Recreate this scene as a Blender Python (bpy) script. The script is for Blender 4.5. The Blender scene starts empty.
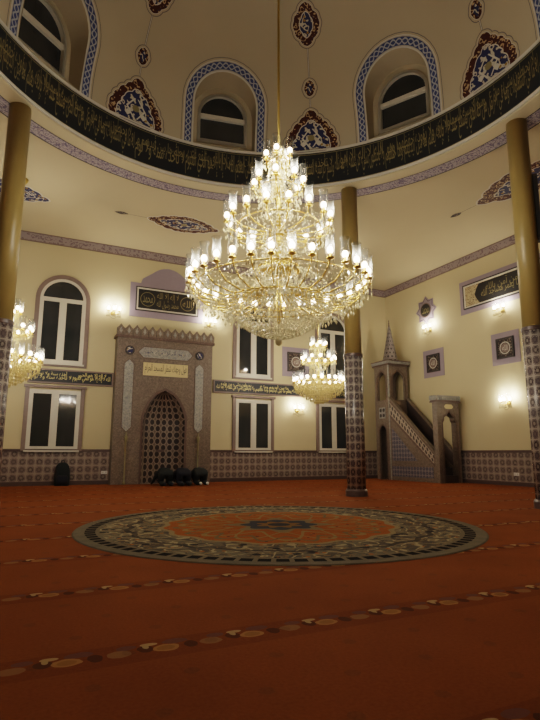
import bpy, bmesh, math, random
from math import sin, cos, pi, radians as RAD, sqrt, atan2, asin, hypot
from mathutils import Vector, Matrix
from mathutils.geometry import delaunay_2d_cdt

random.seed(7)
SC = bpy.context.scene
COL = SC.collection

# ------------------------------------------------------------------ scene constants (metres, dome axis at the origin)
CAM = (-3.321, -6.569, 0.95)
YB, XR, XL, YF = 10.74, 10.487, -10.487, -10.74     # inner faces of the walls
ZS, ZC = 7.495, 7.78                                 # soffit of the ring beam, ceiling
RI, RO = 5.007, 5.725                                # drum radius, outer radius of the ring beam
Z1, Z2 = 7.527, 8.523                                # lettered band, springing of the dome

# ------------------------------------------------------------------ node expression helper
class X:
    def __init__(s, nt, v): s.nt = nt; s.v = v
    def _op(s, op, *a, clamp=False):
        n = s.nt.nodes.new('ShaderNodeMath'); n.operation = op; n.use_clamp = clamp
        for i, q in enumerate((s,) + a):
            q = q.v if isinstance(q, X) else q
            if isinstance(q, (int, float)): n.inputs[i].default_value = q
            else: s.nt.links.new(q, n.inputs[i])
        return X(s.nt, n.outputs[0])
    def __add__(s, o): return s._op('ADD', o)
    __radd__ = __add__
    def __sub__(s, o): return s._op('SUBTRACT', o)
    def __rsub__(s, o): return (s * -1) + o
    def __mul__(s, o): return s._op('MULTIPLY', o)
    __rmul__ = __mul__
    def __truediv__(s, o): return s._op('DIVIDE', o)
    def abs(s): return s._op('ABSOLUTE')
    def fract(s): return s._op('FRACT')
    def floor(s): return s._op('FLOOR')
    def sin(s): return s._op('SINE')
    def cos(s): return s._op('COSINE')
    def sqrt(s): return s._op('SQRT')
    def lt(s, o): return s._op('LESS_THAN', o)
    def gt(s, o): return s._op('GREATER_THAN', o)
    def min(s, o): return s._op('MINIMUM', o)
    def max(s, o): return s._op('MAXIMUM', o)
    def mod(s, o): return s._op('FLOORED_MODULO', o)
    def atan2(s, o): return s._op('ARCTAN2', o)
    def sat(s): return s._op('ADD', 0.0, clamp=True)
    def band(s, c, w): return (s - c).abs().lt(w)
    def length(s, o): return (s * s + o * o).sqrt()

class Mat:
    def __init__(s, name, rough=.6, metal=0., spec=.5):
        s.m = bpy.data.materials.new(name); s.m.use_nodes = True
        s.nt = s.m.node_tree; s.nt.nodes.clear()
        s.out = s.nt.nodes.new('ShaderNodeOutputMaterial')
        s.b = s.nt.nodes.new('ShaderNodeBsdfPrincipled')
        s.nt.links.new(s.b.outputs[0], s.out.inputs[0])
        s.b.inputs['Roughness'].default_value = rough
        s.b.inputs['Metallic'].default_value = metal
        s.b.inputs['Specular IOR Level'].default_value = spec
    def coord(s, which='UV', scale=1.):
        n = s.nt.nodes.new('ShaderNodeTexCoord'); sp = s.nt.nodes.new('ShaderNodeSeparateXYZ')
        s.nt.links.new(n.outputs[which], sp.inputs[0])
        return [X(s.nt, sp.outputs[i]) * scale for i in range(3)]
    def vec(s, u, v, w=0.):
        n = s.nt.nodes.new('ShaderNodeCombineXYZ')
        for i, q in enumerate((u, v, w)):
            if isinstance(q, X): s.nt.links.new(q.v, n.inputs[i])
            else: n.inputs[i].default_value = q
        return n.outputs[0]
    def noise(s, vec, scale, detail=2., rough=.5):
        n = s.nt.nodes.new('ShaderNodeTexNoise'); s.nt.links.new(vec, n.inputs['Vector'])
        n.inputs['Scale'].default_value = scale; n.inputs['Detail'].default_value = detail
        n.inputs['Roughness'].default_value = rough
        return X(s.nt, n.outputs[0])
    def voro(s, vec, scale, feature='F1'):
        n = s.nt.nodes.new('ShaderNodeTexVoronoi'); n.feature = feature
        s.nt.links.new(vec, n.inputs['Vector']); n.inputs['Scale'].default_value = scale
        return X(s.nt, n.outputs['Distance'])
    def col(s, c):
        n = s.nt.nodes.new('ShaderNodeRGB'); n.outputs[0].default_value = (*c, 1); return n.outputs[0]
    def mix(s, fac, a, b):
        n = s.nt.nodes.new('ShaderNodeMix'); n.data_type = 'RGBA'
        if isinstance(fac, X): s.nt.links.new(fac.v, n.inputs[0])
        else: n.inputs[0].default_value = fac
        for k, q in ((6, a), (7, b)):
            if isinstance(q, tuple): n.inputs[k].default_value = (*q, 1)
            else: s.nt.links.new(q, n.inputs[k])
        return n.outputs[2]
    def setc(s, c):
        if isinstance(c, tuple): s.b.inputs['Base Color'].default_value = (*c, 1)
        else: s.nt.links.new(c, s.b.inputs['Base Color'])
        return s
    def bump(s, h, strength=.3, dist=.01):
        n = s.nt.nodes.new('ShaderNodeBump'); n.inputs['Strength'].default_value = strength
        n.inputs['Distance'].default_value = dist
        s.nt.links.new(h.v, n.inputs['Height']); s.nt.links.new(n.outputs[0], s.b.inputs['Normal'])
        return s

def srgb(r, g, b):
    f = lambda c: (c / 255 / 12.92) if c / 255 <= .04045 else ((c / 255 + .055) / 1.055) ** 2.4
    return (f(r), f(g), f(b))

def simple(name, c, rough=.6, metal=0., var=.12, scale=9., spec=.5):
    a = Mat(name, rough, metal, spec)
    o = a.coord('Object'); n = a.noise(a.vec(*o), scale, 3)
    lo = tuple(q * (1 - var) for q in c); hi = tuple(min(1, q * (1 + var)) for q in c)
    a.setc(a.mix(n, lo, hi)); return a.m

# ------------------------------------------------------------------ materials
M = {}
def plaster(name, c):
    a = Mat(name, .75, spec=.25); o = a.coord('Object')
    n = a.noise(a.vec(*o), .6, 4); n2 = a.noise(a.vec(*o), 40, 2)
    a.setc(a.mix(n, tuple(q * .93 for q in c), tuple(min(1, q * 1.05) for q in c))); a.bump(n2, .08, .004)
    return a.m
M['wall'] = plaster('cream_plaster', srgb(192, 179, 144))
M['ceil'] = plaster('ceiling_plaster', srgb(188, 174, 142))
M['dome'] = plaster('dome_plaster', srgb(174, 162, 138))
M['white'] = simple('white_frame_paint', srgb(196, 190, 174), .4, var=.04)
M['lav'] = simple('lavender_border_paint', srgb(142, 130, 140), .6, var=.06)
M['mauve'] = simple('mauve_stone_trim', srgb(118, 100, 92), .5, var=.15, scale=14)
M['black'] = simple('matt_black', (.012, .012, .013), .5)
M['navy'] = simple('black_band_paint', (.008, .011, .015), .55)
M['gold'] = simple('polished_gold', (.55, .38, .11), .30, 1., .1)
M['goldleaf'] = simple('gold_letter_paint', (.21, .175, .08), .5, 0., .25, 3.)
M['goldbright'] = simple('bright_gold_letter_paint', (.70, .58, .20), .45, 0., .2, 3.)
M['stripe'] = simple('pale_grey_stripe', srgb(196, 190, 176), .6, var=.05)
M['dark'] = simple('dark_outline_and_shadow_paint', (.035, .03, .03), .6)
M['grey'] = simple('grey_outline_paint', (.13, .12, .115), .6)
M['ivory'] = simple('ivory_panel', srgb(206, 186, 136), .5, var=.06)
M['cloth'] = simple('dark_cloth', (.010, .013, .013), .85, var=.3)
M['cloth2'] = simple('dark_navy_cloth', (.010, .010, .018), .85, var=.3)
M['skin'] = simple('skin', (.45, .26, .17), .55)
M['hair'] = simple('black_hair', (.008, .007, .006), .6)
M['sock'] = simple('white_sock', (.62, .60, .55), .8)
M['socket'] = simple('white_plastic', (.7, .7, .66), .4, var=.03)
M['speaker'] = simple('brown_speaker_case', (.05, .036, .03), .5)

a = Mat('night_window_glass', .06, spec=.6); o = a.coord('Object'); n = a.noise(a.vec(o[0], o[1], o[2] * .3), 1.3, 3)
a.setc(a.mix(n, (.006, .007, .008), (.05, .054, .056))); M['glass'] = a.m  # the greyer tone puts window reflections into the base colour

a = Mat('ochre_column_paint', .32, spec=.4); o = a.coord('Object'); n = a.noise(a.vec(o[0], o[1], o[2] * .25), 3, 3)
a.setc(a.mix(n, srgb(138, 118, 70), srgb(162, 141, 92))); M['ochre'] = a.m

# tiled wainscot: interlaced pale lattice round dark medallions on mauve-brown
def tile_mat(name, tw, th, base, lattice, dark, rough=.3, mid=None):
    a = Mat(name, rough, spec=.4); u, v, _ = a.coord('UV')
    U = u / tw; V = v / th
    p = (U * 2 * pi).cos(); q = (V * 2 * pi).cos()
    f = p * q                                  # alternating medallions
    g = ((U - V) * 2 * pi).sin() * ((U + V) * 2 * pi).sin()
    nz = a.noise(a.vec(U, V), 9, 2); ns = a.noise(a.vec(U, V), 5.5, 1); sw = ((ns * 5).fract() - .5).abs().lt(.11)
    lat = f.abs().lt(.16).max(g.abs().lt(.07))
    med = f.gt(.52); core = f.gt(.86)
    med2 = f.lt(-.55); core2 = f.lt(-.88)
    c = a.mix(nz, tuple(k * .8 for k in base), tuple(k * 1.2 for k in base))
    c = a.mix(sw * .55, c, lattice); c = a.mix(lat * .85, c, lattice)
    c = a.mix(med * (1 - sw * .5) * .85, c, dark); c = a.mix(core * .45, c, lattice)
    c = a.mix(med2 * .8, c, mid or dark); c = a.mix(core2 * .7, c, base)
    a.setc(c); a.bump(lat, .1, .003); return a.m
M['tile'] = tile_mat('wainscot_tile', .46, .46, srgb(116, 103, 98), srgb(152, 140, 128), srgb(74, 62, 60), mid=srgb(88, 75, 72))
M['tilecol'] = tile_mat('column_tile', .27, .38, srgb(108, 98, 96), srgb(170, 160, 148), srgb(64, 55, 58), .24, srgb(84, 75, 80))
M['tiledge'] = simple('tile_border', srgb(84, 68, 64), .35, var=.2, scale=20)

# carved mauve-brown faience of the mihrab and the pulpit
def carved(name, base, light, s=9., k=5.):
    a = Mat(name, .45, spec=.4); u, v, _ = a.coord('UV')
    n = a.noise(a.vec(u, v), s, 2); r = ((n * k).fract() - .5).abs().lt(.12)
    w = a.voro(a.vec(u, v), s * 1.6)
    c = a.mix(w.sat(), tuple(q * .75 for q in base), tuple(q * 1.12 for q in base))
    a.setc(a.mix(r * .55, c, light)); a.bump(r, .2, .004); return a.m
M['faience'] = carved('mauve_faience', srgb(108, 95, 84), srgb(138, 124, 108))
M['faience2'] = carved('dark_mauve_faience', srgb(92, 74, 66), srgb(116, 98, 88), 12)
M['cartouche'] = carved('blue_grey_cartouche', srgb(152, 150, 140), srgb(84, 90, 112), 10, 4.)
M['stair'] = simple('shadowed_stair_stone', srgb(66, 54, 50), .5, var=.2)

# pierced lattice of dark circles
def holes(name, tw, th, base, dark, r=.3, light=None, stag=.5):
    a = Mat(name, .4, spec=.4); u, v, _ = a.coord('UV')
    V = v / th; U = u / tw + (V.floor().mod(2.) * stag)
    x = U.fract() - .5; y = V.fract() - .5
    d = x.length(y * (th / tw))
    c = a.mix(d.band(r + .1, .045), base, light or base); c = a.mix(d.lt(r), c, dark)
    x2 = (u / tw * .5).fract() - .5
    a.setc(c); a.bump(d.lt(r), -.3, .01); return a.m
M['nichetile'] = holes('niche_lattice_tile', .24, .205, srgb(104, 90, 80), srgb(44, 34, 32), .34, srgb(140, 127, 114), 0.)
M['railtile'] = holes('balustrade_lattice', .20, .17, srgb(146, 134, 120), srgb(50, 40, 38), .30, srgb(168, 156, 140))
M['spiretile'] = holes('spire_lattice', .16, .16, srgb(110, 101, 97), srgb(66, 58, 58), .30, srgb(140, 132, 126))
M['bluehex'] = tile_mat('blue_star_tile', .30, .30, srgb(88, 84, 96), srgb(132, 128, 128), srgb(52, 52, 78), .35, srgb(62, 66, 84))

# scroll work: red / lavender / blue
def scroll(name, base, line, s, k=5., w=.13, extra=None, coord='UV'):
    a = Mat(name, .6, spec=.3); u, v, z = a.coord(coord)
    n = a.noise(a.vec(u, v, z if coord == 'Object' else 0.), s, 1.5)
    r = ((n * k).fract() - .5).abs().lt(w)
    c = a.mix(r, base, line)
    if extra:
        d = a.voro(a.vec(u, v), s * 1.3); c = a.mix(d.lt(.22), c, extra)
    a.setc(c); return a.m
M['redscroll'] = scroll('maroon_scroll_paint', srgb(66, 28, 20), srgb(176, 152, 116), 7., 4., .13, srgb(58, 46, 62))
M['bluescroll'] = scroll('blue_scroll_paint', srgb(42, 48, 84), srgb(186, 178, 160), 5.5, 3.6, .15, srgb(150, 118, 54))
M['lavscroll'] = scroll('lavender_scroll_strip', srgb(156, 146, 148), srgb(100, 90, 112), 9., 5., .17, srgb(150, 138, 134))
M['cornice'] = scroll('lavender_cornice_strip', srgb(150, 138, 138), srgb(116, 102, 108), 7., 4., .14)
M['plaque'] = scroll('dark_plaque_scroll', srgb(52, 44, 44), srgb(122, 110, 96), 11., 4., .13)
M['ivoryscroll'] = scroll('ivory_scroll', srgb(178, 162, 126), srgb(98, 76, 58), 12., 4., .12)

# blue plaited border (u along the strip in metres, v across 0..1)
a = Mat('blue_plait_border', .55, spec=.3); u, v, _ = a.coord('UV')
s1 = (u * (2 * pi / .30)).sin() * .26
b1 = (v - .5 - s1).abs(); b2 = (v - .5 + s1).abs()
pl = b1.min(b2).lt(.085)
c = a.mix(v.lt(.1).max(v.gt(.9)), srgb(58, 70, 112), srgb(172, 166, 152)); c = a.mix(pl, c, srgb(158, 162, 168))
a.setc(c); M['plait'] = a.m

# carpet with prayer-row borders
a = Mat('orange_carpet', .95, spec=.05); ox, oy, oz = a.coord('Object')
n = a.noise(a.vec(ox, oy), 1.1, 4); n2 = a.noise(a.vec(ox, oy), 55, 2)
c = a.mix(n, srgb(112, 63, 30), srgb(142, 84, 40)); c = a.mix((n2 - .35) * .8, c, srgb(96, 50, 18))
ROW = 1.30
yy = (oy + 3.80 + ROW * .5).mod(ROW) - ROW * .5          # distance from the row line
P = .465
U1 = ((ox + 2.78) / P).fract() - .5
def blob(cx, cy, rx, ry):
    dx = (U1 - cx) * (P / rx); dy = (yy - cy) * (1 / ry); return dx.length(dy)
wob = (a.noise(a.vec(ox, oy), 18, 1) - .5) * .5
# dark and pale motif clusters
dk = (blob(-.22, .02, .04, .045) + wob).lt(1).max((blob(.27, .0, .035, .045) + wob).lt(1)); bl = (blob(.13, .075, .065, .035) + wob).lt(1)
bl = bl.max((blob(-.40, .07, .05, .03) + wob).lt(1))
ov1 = (blob(0., 0., .066, .048) + wob).lt(1); ov2 = (blob(-.5, 0., .06, .044) + wob).lt(1).max((blob(.5, 0., .06, .044) + wob).lt(1))
hk = (blob(-.16, .075, .042, .02) + wob).lt(1).max((blob(-.20, .05, .016, .03) + wob).lt(1))
c = a.mix(yy.abs().lt(.13) * .25, c, srgb(84, 40, 20))
c = a.mix(dk * .6, c, srgb(52, 38, 28)); c = a.mix(bl * .4, c, srgb(88, 76, 80))
c = a.mix(ov2 * .6, c, srgb(142, 112, 72)); c = a.mix(ov1 * .7, c, srgb(164, 126, 74)); c = a.mix(hk * .7, c, srgb(180, 156, 110))
fl = (blob(0., 0., .045, .03) + wob).lt(1); c = a.mix(fl * .5, c, srgb(120, 84, 40))
# sparse sprigs between the rows
gx = (ox / .42 + (oy / .33).floor() * .5).fract() - .5; gy = (oy / .33).fract() - .5
sp = ((gx * .42).length(gy * .33) + wob * .04).lt(.035)
c = a.mix(sp * .22, c, srgb(80, 62, 40))
a.setc(c); a.bump(n2, .25, .006); M['carpet'] = a.m

# round medallion woven in the carpet
a = Mat('round_medallion_weave', .95, spec=.05); ox, oy, oz = a.coord('Object')
r = ox.length(oy); th = oy.atan2(ox)
vec = a.vec(ox, oy)
n = a.noise(vec, 5., 2); n2 = a.noise(vec, 60, 2)
vo = a.voro(vec, 3.4); vo2 = a.voro(vec, 5.2)
vine = ((a.noise(vec, 3.4, 1) * 5).fract() - .5).abs().lt(.1)
grey = a.mix(n, srgb(92, 88, 78), srgb(126, 116, 98))
c = grey
# floral annulus
petal = ((th * 16).cos() * .12 + r)
vine2 = ((a.noise(vec, 7., 1) * 5).fract() - .5).abs().lt(.09); vo3 = a.voro(vec, 8.)
c = a.mix(vo3.gt(.55) * .6, c, srgb(58, 58, 62)); c = a.mix(vine2 * .6, c, srgb(150, 120, 78)); c = a.mix(vine * .8, c, srgb(172, 158, 124)); c = a.mix(vo.lt(.17), c, srgb(40, 40, 44)); c = a.mix(vo2.lt(.13), c, srgb(168, 104, 46))
c = a.mix(((th * 24).cos() * .03 + r - 1.95).abs().lt(.035) * .8, c, srgb(60, 56, 56))
# orange field with radiating petals
rose = (th * 8).cos()
orr = a.mix(n, srgb(144, 82, 34), srgb(172, 100, 44))
inner = (r + (th * 16).cos() * .04).lt(1.52)
pet = (rose * .30 + r - 1.0).abs().lt(.045).max((rose * -.30 + r - 1.0).abs().lt(.035))
pet2 = ((th * 16).cos() * .16 + r - 1.22).abs().lt(.04)
inn = a.mix(vine2 * .5, orr, srgb(146, 118, 72)); inn = a.mix(pet, inn, srgb(150, 128, 84)); inn = a.mix(pet2, inn, srgb(120, 104, 74)); inn = a.mix(vo2.lt(.12), inn, srgb(66, 58, 56))
inn = a.mix((rose * .12 + r).lt(.60), inn, srgb(136, 120, 90)); inn = a.mix((rose * .05 + r).lt(.47), inn, srgb(72, 76, 86))
inn = a.mix((rose * -.05 + r).lt(.27), inn, srgb(144, 112, 70)); inn = a.mix(r.lt(.15), inn, srgb(70, 70, 80))
c = a.mix(inner, c, inn)
c = a.mix((r + (th * 16).cos() * .04 - 1.52).abs().lt(.035), c, srgb(146, 130, 98))
ring = r.band(2.41, .062); dash = (th * 46 / pi).fract().lt(.72)
c = a.mix(r.gt(2.30), c, srgb(116, 106, 88)); c = a.mix(ring * dash, c, srgb(22, 20, 22))
c = a.mix(r.gt(2.475), c, grey)
c = a.mix((n2 - .4) * .7, c, srgb(58, 44, 32))
a.setc(c); a.bump(n2, .25, .006); M['medallion'] = a.m

# crystal, glass, bulb
def cheap_glass(name, tint, trans, rough):
    m = bpy.data.materials.new(name); m.use_nodes = True; nt = m.node_tree; nt.nodes.clear()
    out = nt.nodes.new('ShaderNodeOutputMaterial'); mx = nt.nodes.new('ShaderNodeMixShader')
    t = nt.nodes.new('ShaderNodeBsdfTransparent'); g = nt.nodes.new('ShaderNodeBsdfPrincipled')
    g.inputs['Base Color'].default_value = (*tint, 1); g.inputs['Roughness'].default_value = rough
    g.inputs['Specular IOR Level'].default_value = 1.
    mx.inputs[0].default_value = 1 - trans
    nt.links.new(t.outputs[0], mx.inputs[1]); nt.links.new(g.outputs[0], mx.inputs[2]); nt.links.new(mx.outputs[0], out.inputs[0])
    return m
def chimney_glass(name):
    m = bpy.data.materials.new(name); m.use_nodes = True; nt = m.node_tree; nt.nodes.clear()
    out = nt.nodes.new('ShaderNodeOutputMaterial'); mx = nt.nodes.new('ShaderNodeMixShader')
    t = nt.nodes.new('ShaderNodeBsdfTransparent'); g = nt.nodes.new('ShaderNodeBsdfPrincipled')
    g.inputs['Base Color'].default_value = (.12, .115, .10, 1); g.inputs['Roughness'].default_value = .12
    lw = nt.nodes.new('ShaderNodeLayerWeight'); lw.inputs[0].default_value = .35
    mp = nt.nodes.new('ShaderNodeMapRange'); mp.inputs[3].default_value = .06; mp.inputs[4].default_value = .9
    nt.links.new(lw.outputs['Facing'], mp.inputs[0]); nt.links.new(mp.outputs[0], mx.inputs[0])
    nt.links.new(t.outputs[0], mx.inputs[1]); nt.links.new(g.outputs[0], mx.inputs[2]); nt.links.new(mx.outputs[0], out.inputs[0])
    return m
M['crystal'] = cheap_glass('cut_crystal', (.66, .58, .36), .30, .14)
M['crystalgold'] = cheap_glass('amber_crystal', (.62, .50, .21), .20, .15)
M['chimney'] = chimney_glass('clear_chimney_glass')
def emit(name, c, s):
    m = bpy.data.materials.new(name); m.use_nodes = True; nt = m.node_tree; nt.nodes.clear()
    out = nt.nodes.new('ShaderNodeOutputMaterial'); e = nt.nodes.new('ShaderNodeEmission')
    bb = nt.nodes.new('ShaderNodeBlackbody'); bb.inputs[0].default_value = c
    nt.links.new(bb.outputs[0], e.inputs[0]); e.inputs[1].default_value = s; nt.links.new(e.outputs[0], out.inputs[0])
    m.cycles.emission_sampling = 'NONE'
    return m
M['bulb'] = emit('glowing_bulb', 4300, 40.)

# ------------------------------------------------------------------ mesh builder
def inside(p, poly):
    x, y = p; r = False; j = len(poly) - 1
    for i in range(len(poly)):
        xi, yi = poly[i]; xj, yj = poly[j]
        if (yi > y) != (yj > y) and x < (xj - xi) * (y - yi) / (yj - yi) + xi: r = not r
        j = i
    return r

def cdt(outline, holes_=(), extra=()):
    vs = []; es = []
    for loop in (outline, *holes_):
        b = len(vs); vs += [Vector(q) for q in loop]; n = len(loop); es += [(b + i, b + (i + 1) % n) for i in range(n)]
    vs += [Vector(q) for q in extra]
    v, e, f, *_ = delaunay_2d_cdt(vs, es, [], 0, 1e-6)
    out = []
    for t in f:
        c = (sum(v[i][0] for i in t) / len(t), sum(v[i][1] for i in t) / len(t))
        if inside(c, outline) and not any(inside(c, h) for h in holes_): out.append(tuple(t))
    return [tuple(q) for q in v], out

class MB:
    def __init__(s): s.v = []; s.f = []; s.m = []; s.uv = []; s.sm = []
    def face(s, idx, m=0, uv=None, sm=False): s.f.append(tuple(idx)); s.m.append(m); s.uv.append(uv); s.sm.append(sm)
    def add(s, verts, faces, m=0, uvs=None, sm=False):
        b = len(s.v); s.v += [tuple(q) for q in verts]
        for k, f in enumerate(faces): s.face([b + i for i in f], m, uvs[k] if uvs else None, sm)
    def box(s, x0, x1, y0, y1, z0, z1, m=0):
        v = [(x, y, z) for z in (z0, z1) for y in (y0, y1) for x in (x0, x1)]
        s.add(v, [(0, 2, 3, 1), (4, 5, 7, 6), (0, 1, 5, 4), (2, 6, 7, 3), (0, 4, 6, 2), (1, 3, 7, 5)], m); return s
    def frame(s, x0, x1, z0, z1, w, y0, y1, m=0):
        s.box(x0, x0 + w, y0, y1, z0, z1, m); s.box(x1 - w, x1, y0, y1, z0, z1, m)
        s.box(x0 + w, x1 - w, y0, y1, z0, z0 + w, m); s.box(x0 + w, x1 - w, y0, y1, z1 - w, z1, m); return s
    def lathe(s, prof, n=16, c=(0, 0, 0), m=0, sm=True, a0=0., a1=2 * pi, caps=True, uvr=None):
        full = abs(a1 - a0 - 2 * pi) < 1e-6; k = n if full else n + 1; b = len(s.v)
        for r, z in prof:
            for i in range(k):
                t = a0 + (a1 - a0) * i / n; s.v.append((c[0] + r * cos(t), c[1] + r * sin(t), c[2] + z))
        L = [0.]
        for j in range(1, len(prof)): L.append(L[-1] + hypot(prof[j][0] - prof[j - 1][0], prof[j][1] - prof[j - 1][1]))
        for j in range(len(prof) - 1):
            for i in range(n):
                i2 = (i + 1) % k; R = uvr or max(prof[j][0], prof[j + 1][0])
                u0 = (a0 + (a1 - a0) * i / n) * R; u1 = (a0 + (a1 - a0) * (i + 1) / n) * R
                s.face((b + j * k + i, b + j * k + i2, b + (j + 1) * k + i2, b + (j + 1) * k + i), m,
                       [(u0, L[j]), (u1, L[j]), (u1, L[j + 1]), (u0, L[j + 1])], sm)
        if full and caps:
            if prof[0][0] > 1e-5: s.face([b + i for i in range(k)][::-1], m)
            if prof[-1][0] > 1e-5: s.face([b + (len(prof) - 1) * k + i for i in range(k)], m)
        return s
    def tube(s, pts, r, n=6, m=0, closed=False, cap=True):
        pts = [Vector(p) for p in pts]; b = len(s.v); N = len(pts); up = None
        for i, p in enumerate(pts):
            if closed: t = pts[(i + 1) % N] - pts[i - 1]
            else: t = pts[min(i + 1, N - 1)] - pts[max(i - 1, 0)]
            t = t.normalized() if t.length > 1e-9 else Vector((0, 0, 1))
            if up is None: up = Vector((0, 0, 1)) if abs(t.z) < .9 else Vector((1, 0, 0))
            a_ = t.cross(up).normalized(); up = a_.cross(t).normalized()
            rr = r[i] if isinstance(r, (list, tuple)) else r
            for k in range(n):
                q = 2 * pi * k / n; s.v.append(tuple(p + a_ * (rr * cos(q)) + up * (rr * sin(q))))
        for i in range(N if closed else N - 1):
            i2 = (i + 1) % N
            for k in range(n):
                k2 = (k + 1) % n; s.face((b + i * n + k, b + i * n + k2, b + i2 * n + k2, b + i2 * n + k), m, None, True)
        if cap and not closed:
            s.face([b + k for k in range(n)][::-1], m); s.face([b + (N - 1) * n + k for k in range(n)], m)
        return s
    def ball(s, c, rx, rz=None, nu=8, nv=6, m=0):
        rz = rz or rx; prof = [(max(1e-4, rx * sin(pi * j / nv)), -rz * cos(pi * j / nv)) for j in range(nv + 1)]
        return s.lathe(prof, nu, c, m, True, caps=False)
    def octa(s, c, r, h, m=0):
        x, y, z = c; b = len(s.v); q = random.random() * 1.5
        s.v += [(x + r * cos(q + k * pi / 2), y + r * sin(q + k * pi / 2), z) for k in range(4)] + [(x, y, z + h), (x, y, z - h)]
        for k in range(4):
            s.face((b + k, b + (k + 1) % 4, b + 4), m); s.face((b + (k + 1) % 4, b + k, b + 5), m)
    def prism(s, outline, holes_, w0, w1, mp, m=0, side=None, sides=True, back=True, extra=()):
        """2-D shape with holes swept from w0 to w1; mp(u, v, w) -> point"""
        v, t = cdt(outline, holes_, extra); b = len(s.v)
        s.v += [tuple(mp(p[0], p[1], w0)) for p in v]
        for f in t: s.face([b + i for i in f], m, [v[i] for i in f])
        if sides or back:
            b2 = len(s.v); s.v += [tuple(mp(p[0], p[1], w1)) for p in v]
            if back:
                for f in t: s.face([b2 + i for i in f][::-1], m, [v[i] for i in f][::-1])
            if sides:
                for loop in (outline, *holes_):
                    b3 = len(s.v); n = len(loop); L = 0.
                    s.v += [tuple(mp(p[0], p[1], w0)) for p in loop] + [tuple(mp(p[0], p[1], w1)) for p in loop]
                    for i in range(n):
                        j = (i + 1) % n; d = hypot(loop[j][0] - loop[i][0], loop[j][1] - loop[i][1])
                        s.face((b3 + i, b3 + j, b3 + n + j, b3 + n + i), m if side is None else side,
                               [(L, 0), (L + d, 0), (L + d, abs(w1 - w0)), (L, abs(w1 - w0))]); L += d
        return s
    def strip(s, inner, outer, mp, w, m=0, closed=False, width=1.):
        b = len(s.v); n = len(inner); L = 0.
        s.v += [tuple(mp(p[0], p[1], w)) for p in inner] + [tuple(mp(p[0], p[1], w)) for p in outer]
        for i in range(n if closed else n - 1):
            j = (i + 1) % n
            d = .5 * (hypot(inner[j][0] - inner[i][0], inner[j][1] - inner[i][1]) + hypot(outer[j][0] - outer[i][0], outer[j][1] - outer[i][1]))
            s.face((b + i, b + j, b + n + j, b + n + i), m, [(L, 0), (L + d, 0), (L + d, 1), (L, 1)]); L += d
        return s
    def build(s, name, mats, parent=None, fix=True):
        me = bpy.data.meshes.new(name)
        off = Vector((0, 0, 0)); q = parent
        while q is not None: off += q.location; q = q.parent
        me.from_pydata([tuple(Vector(p) - off) for p in s.v], [], s.f)
        mats = mats if isinstance(mats, (list, tuple)) else [mats]
        for k in mats: me.materials.append(M[k] if isinstance(k, str) else k)
        uvl = me.uv_layers.new(name='UVMap').data
        for p in me.polygons:
            p.material_index = s.m[p.index]; p.use_smooth = s.sm[p.index]
            uv = s.uv[p.index]
            if uv:
                for li, q in zip(p.loop_indices, uv): uvl[li].uv = q
            else:
                n = p.normal; ax = max(range(3), key=lambda i: abs(n[i])); k = [(1, 2), (0, 2), (0, 1)][ax]
                for li, vi in zip(p.loop_indices, p.vertices):
                    c = me.vertices[vi].co + off; uvl[li].uv = (c[k[0]], c[k[1]])
        if fix:
            bm = bmesh.new(); bm.from_mesh(me); bmesh.ops.recalc_face_normals(bm, faces=bm.faces); bm.to_mesh(me); bm.free()
        me.update()
        o = bpy.data.objects.new(name, me); COL.objects.link(o); o.parent = parent
        return o

def thing(name, label, cat, loc=(0, 0, 0), group=None, rz=0.):
    o = bpy.data.objects.new(name, None); COL.objects.link(o); o.location = loc; o.rotation_euler = (0, 0, rz)
    o.empty_display_size = .1; o['label'] = label; o['category'] = cat
    if group: o['group'] = group
    return o
def tag(o, label, cat, group=None):
    o['label'] = label; o['category'] = cat
    if group: o['group'] = group
    return o
def struct(o): o['kind'] = 'structure'; return o
def copy_tree(o, parent=None):
    c = o.copy(); COL.objects.link(c)
    if parent: c.parent = parent
    for ch in list(o.children): copy_tree(ch, c)
    return c

back = lambda d: (lambda u, v, w: (u, YB - d - w, v))         # u = x, v = z, w out of the wall
right = lambda d: (lambda u, v, w: (XR - d - w, u, v))        # u = y, v = z

def arch(cx, hw, z0, zs, pointed=0., n=20, zt=None):
    """closed outline of an arched opening, starting bottom left and going over the top"""
    pts = [(cx - hw, z0)]
    H = (zt - zs) if zt else hw
    for i in range(n + 1):
        t = pi - pi * i / n; x = cos(t); y = sin(t)
        if pointed: y = (1 - abs(x)) ** .62 * pointed + y * (1 - pointed) if abs(x) < 1 else 0.
        pts.append((cx + hw * x, zs + H * y))
    pts.append((cx + hw, z0)); return pts
def circ(cx, cz, r, n=24): return [(cx + r * cos(2 * pi * i / n), cz + r * sin(2 * pi * i / n)) for i in range(n)]
def rect(x0, x1, z0, z1): return [(x0, z0), (x0, z1), (x1, z1), (x1, z0)]

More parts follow.
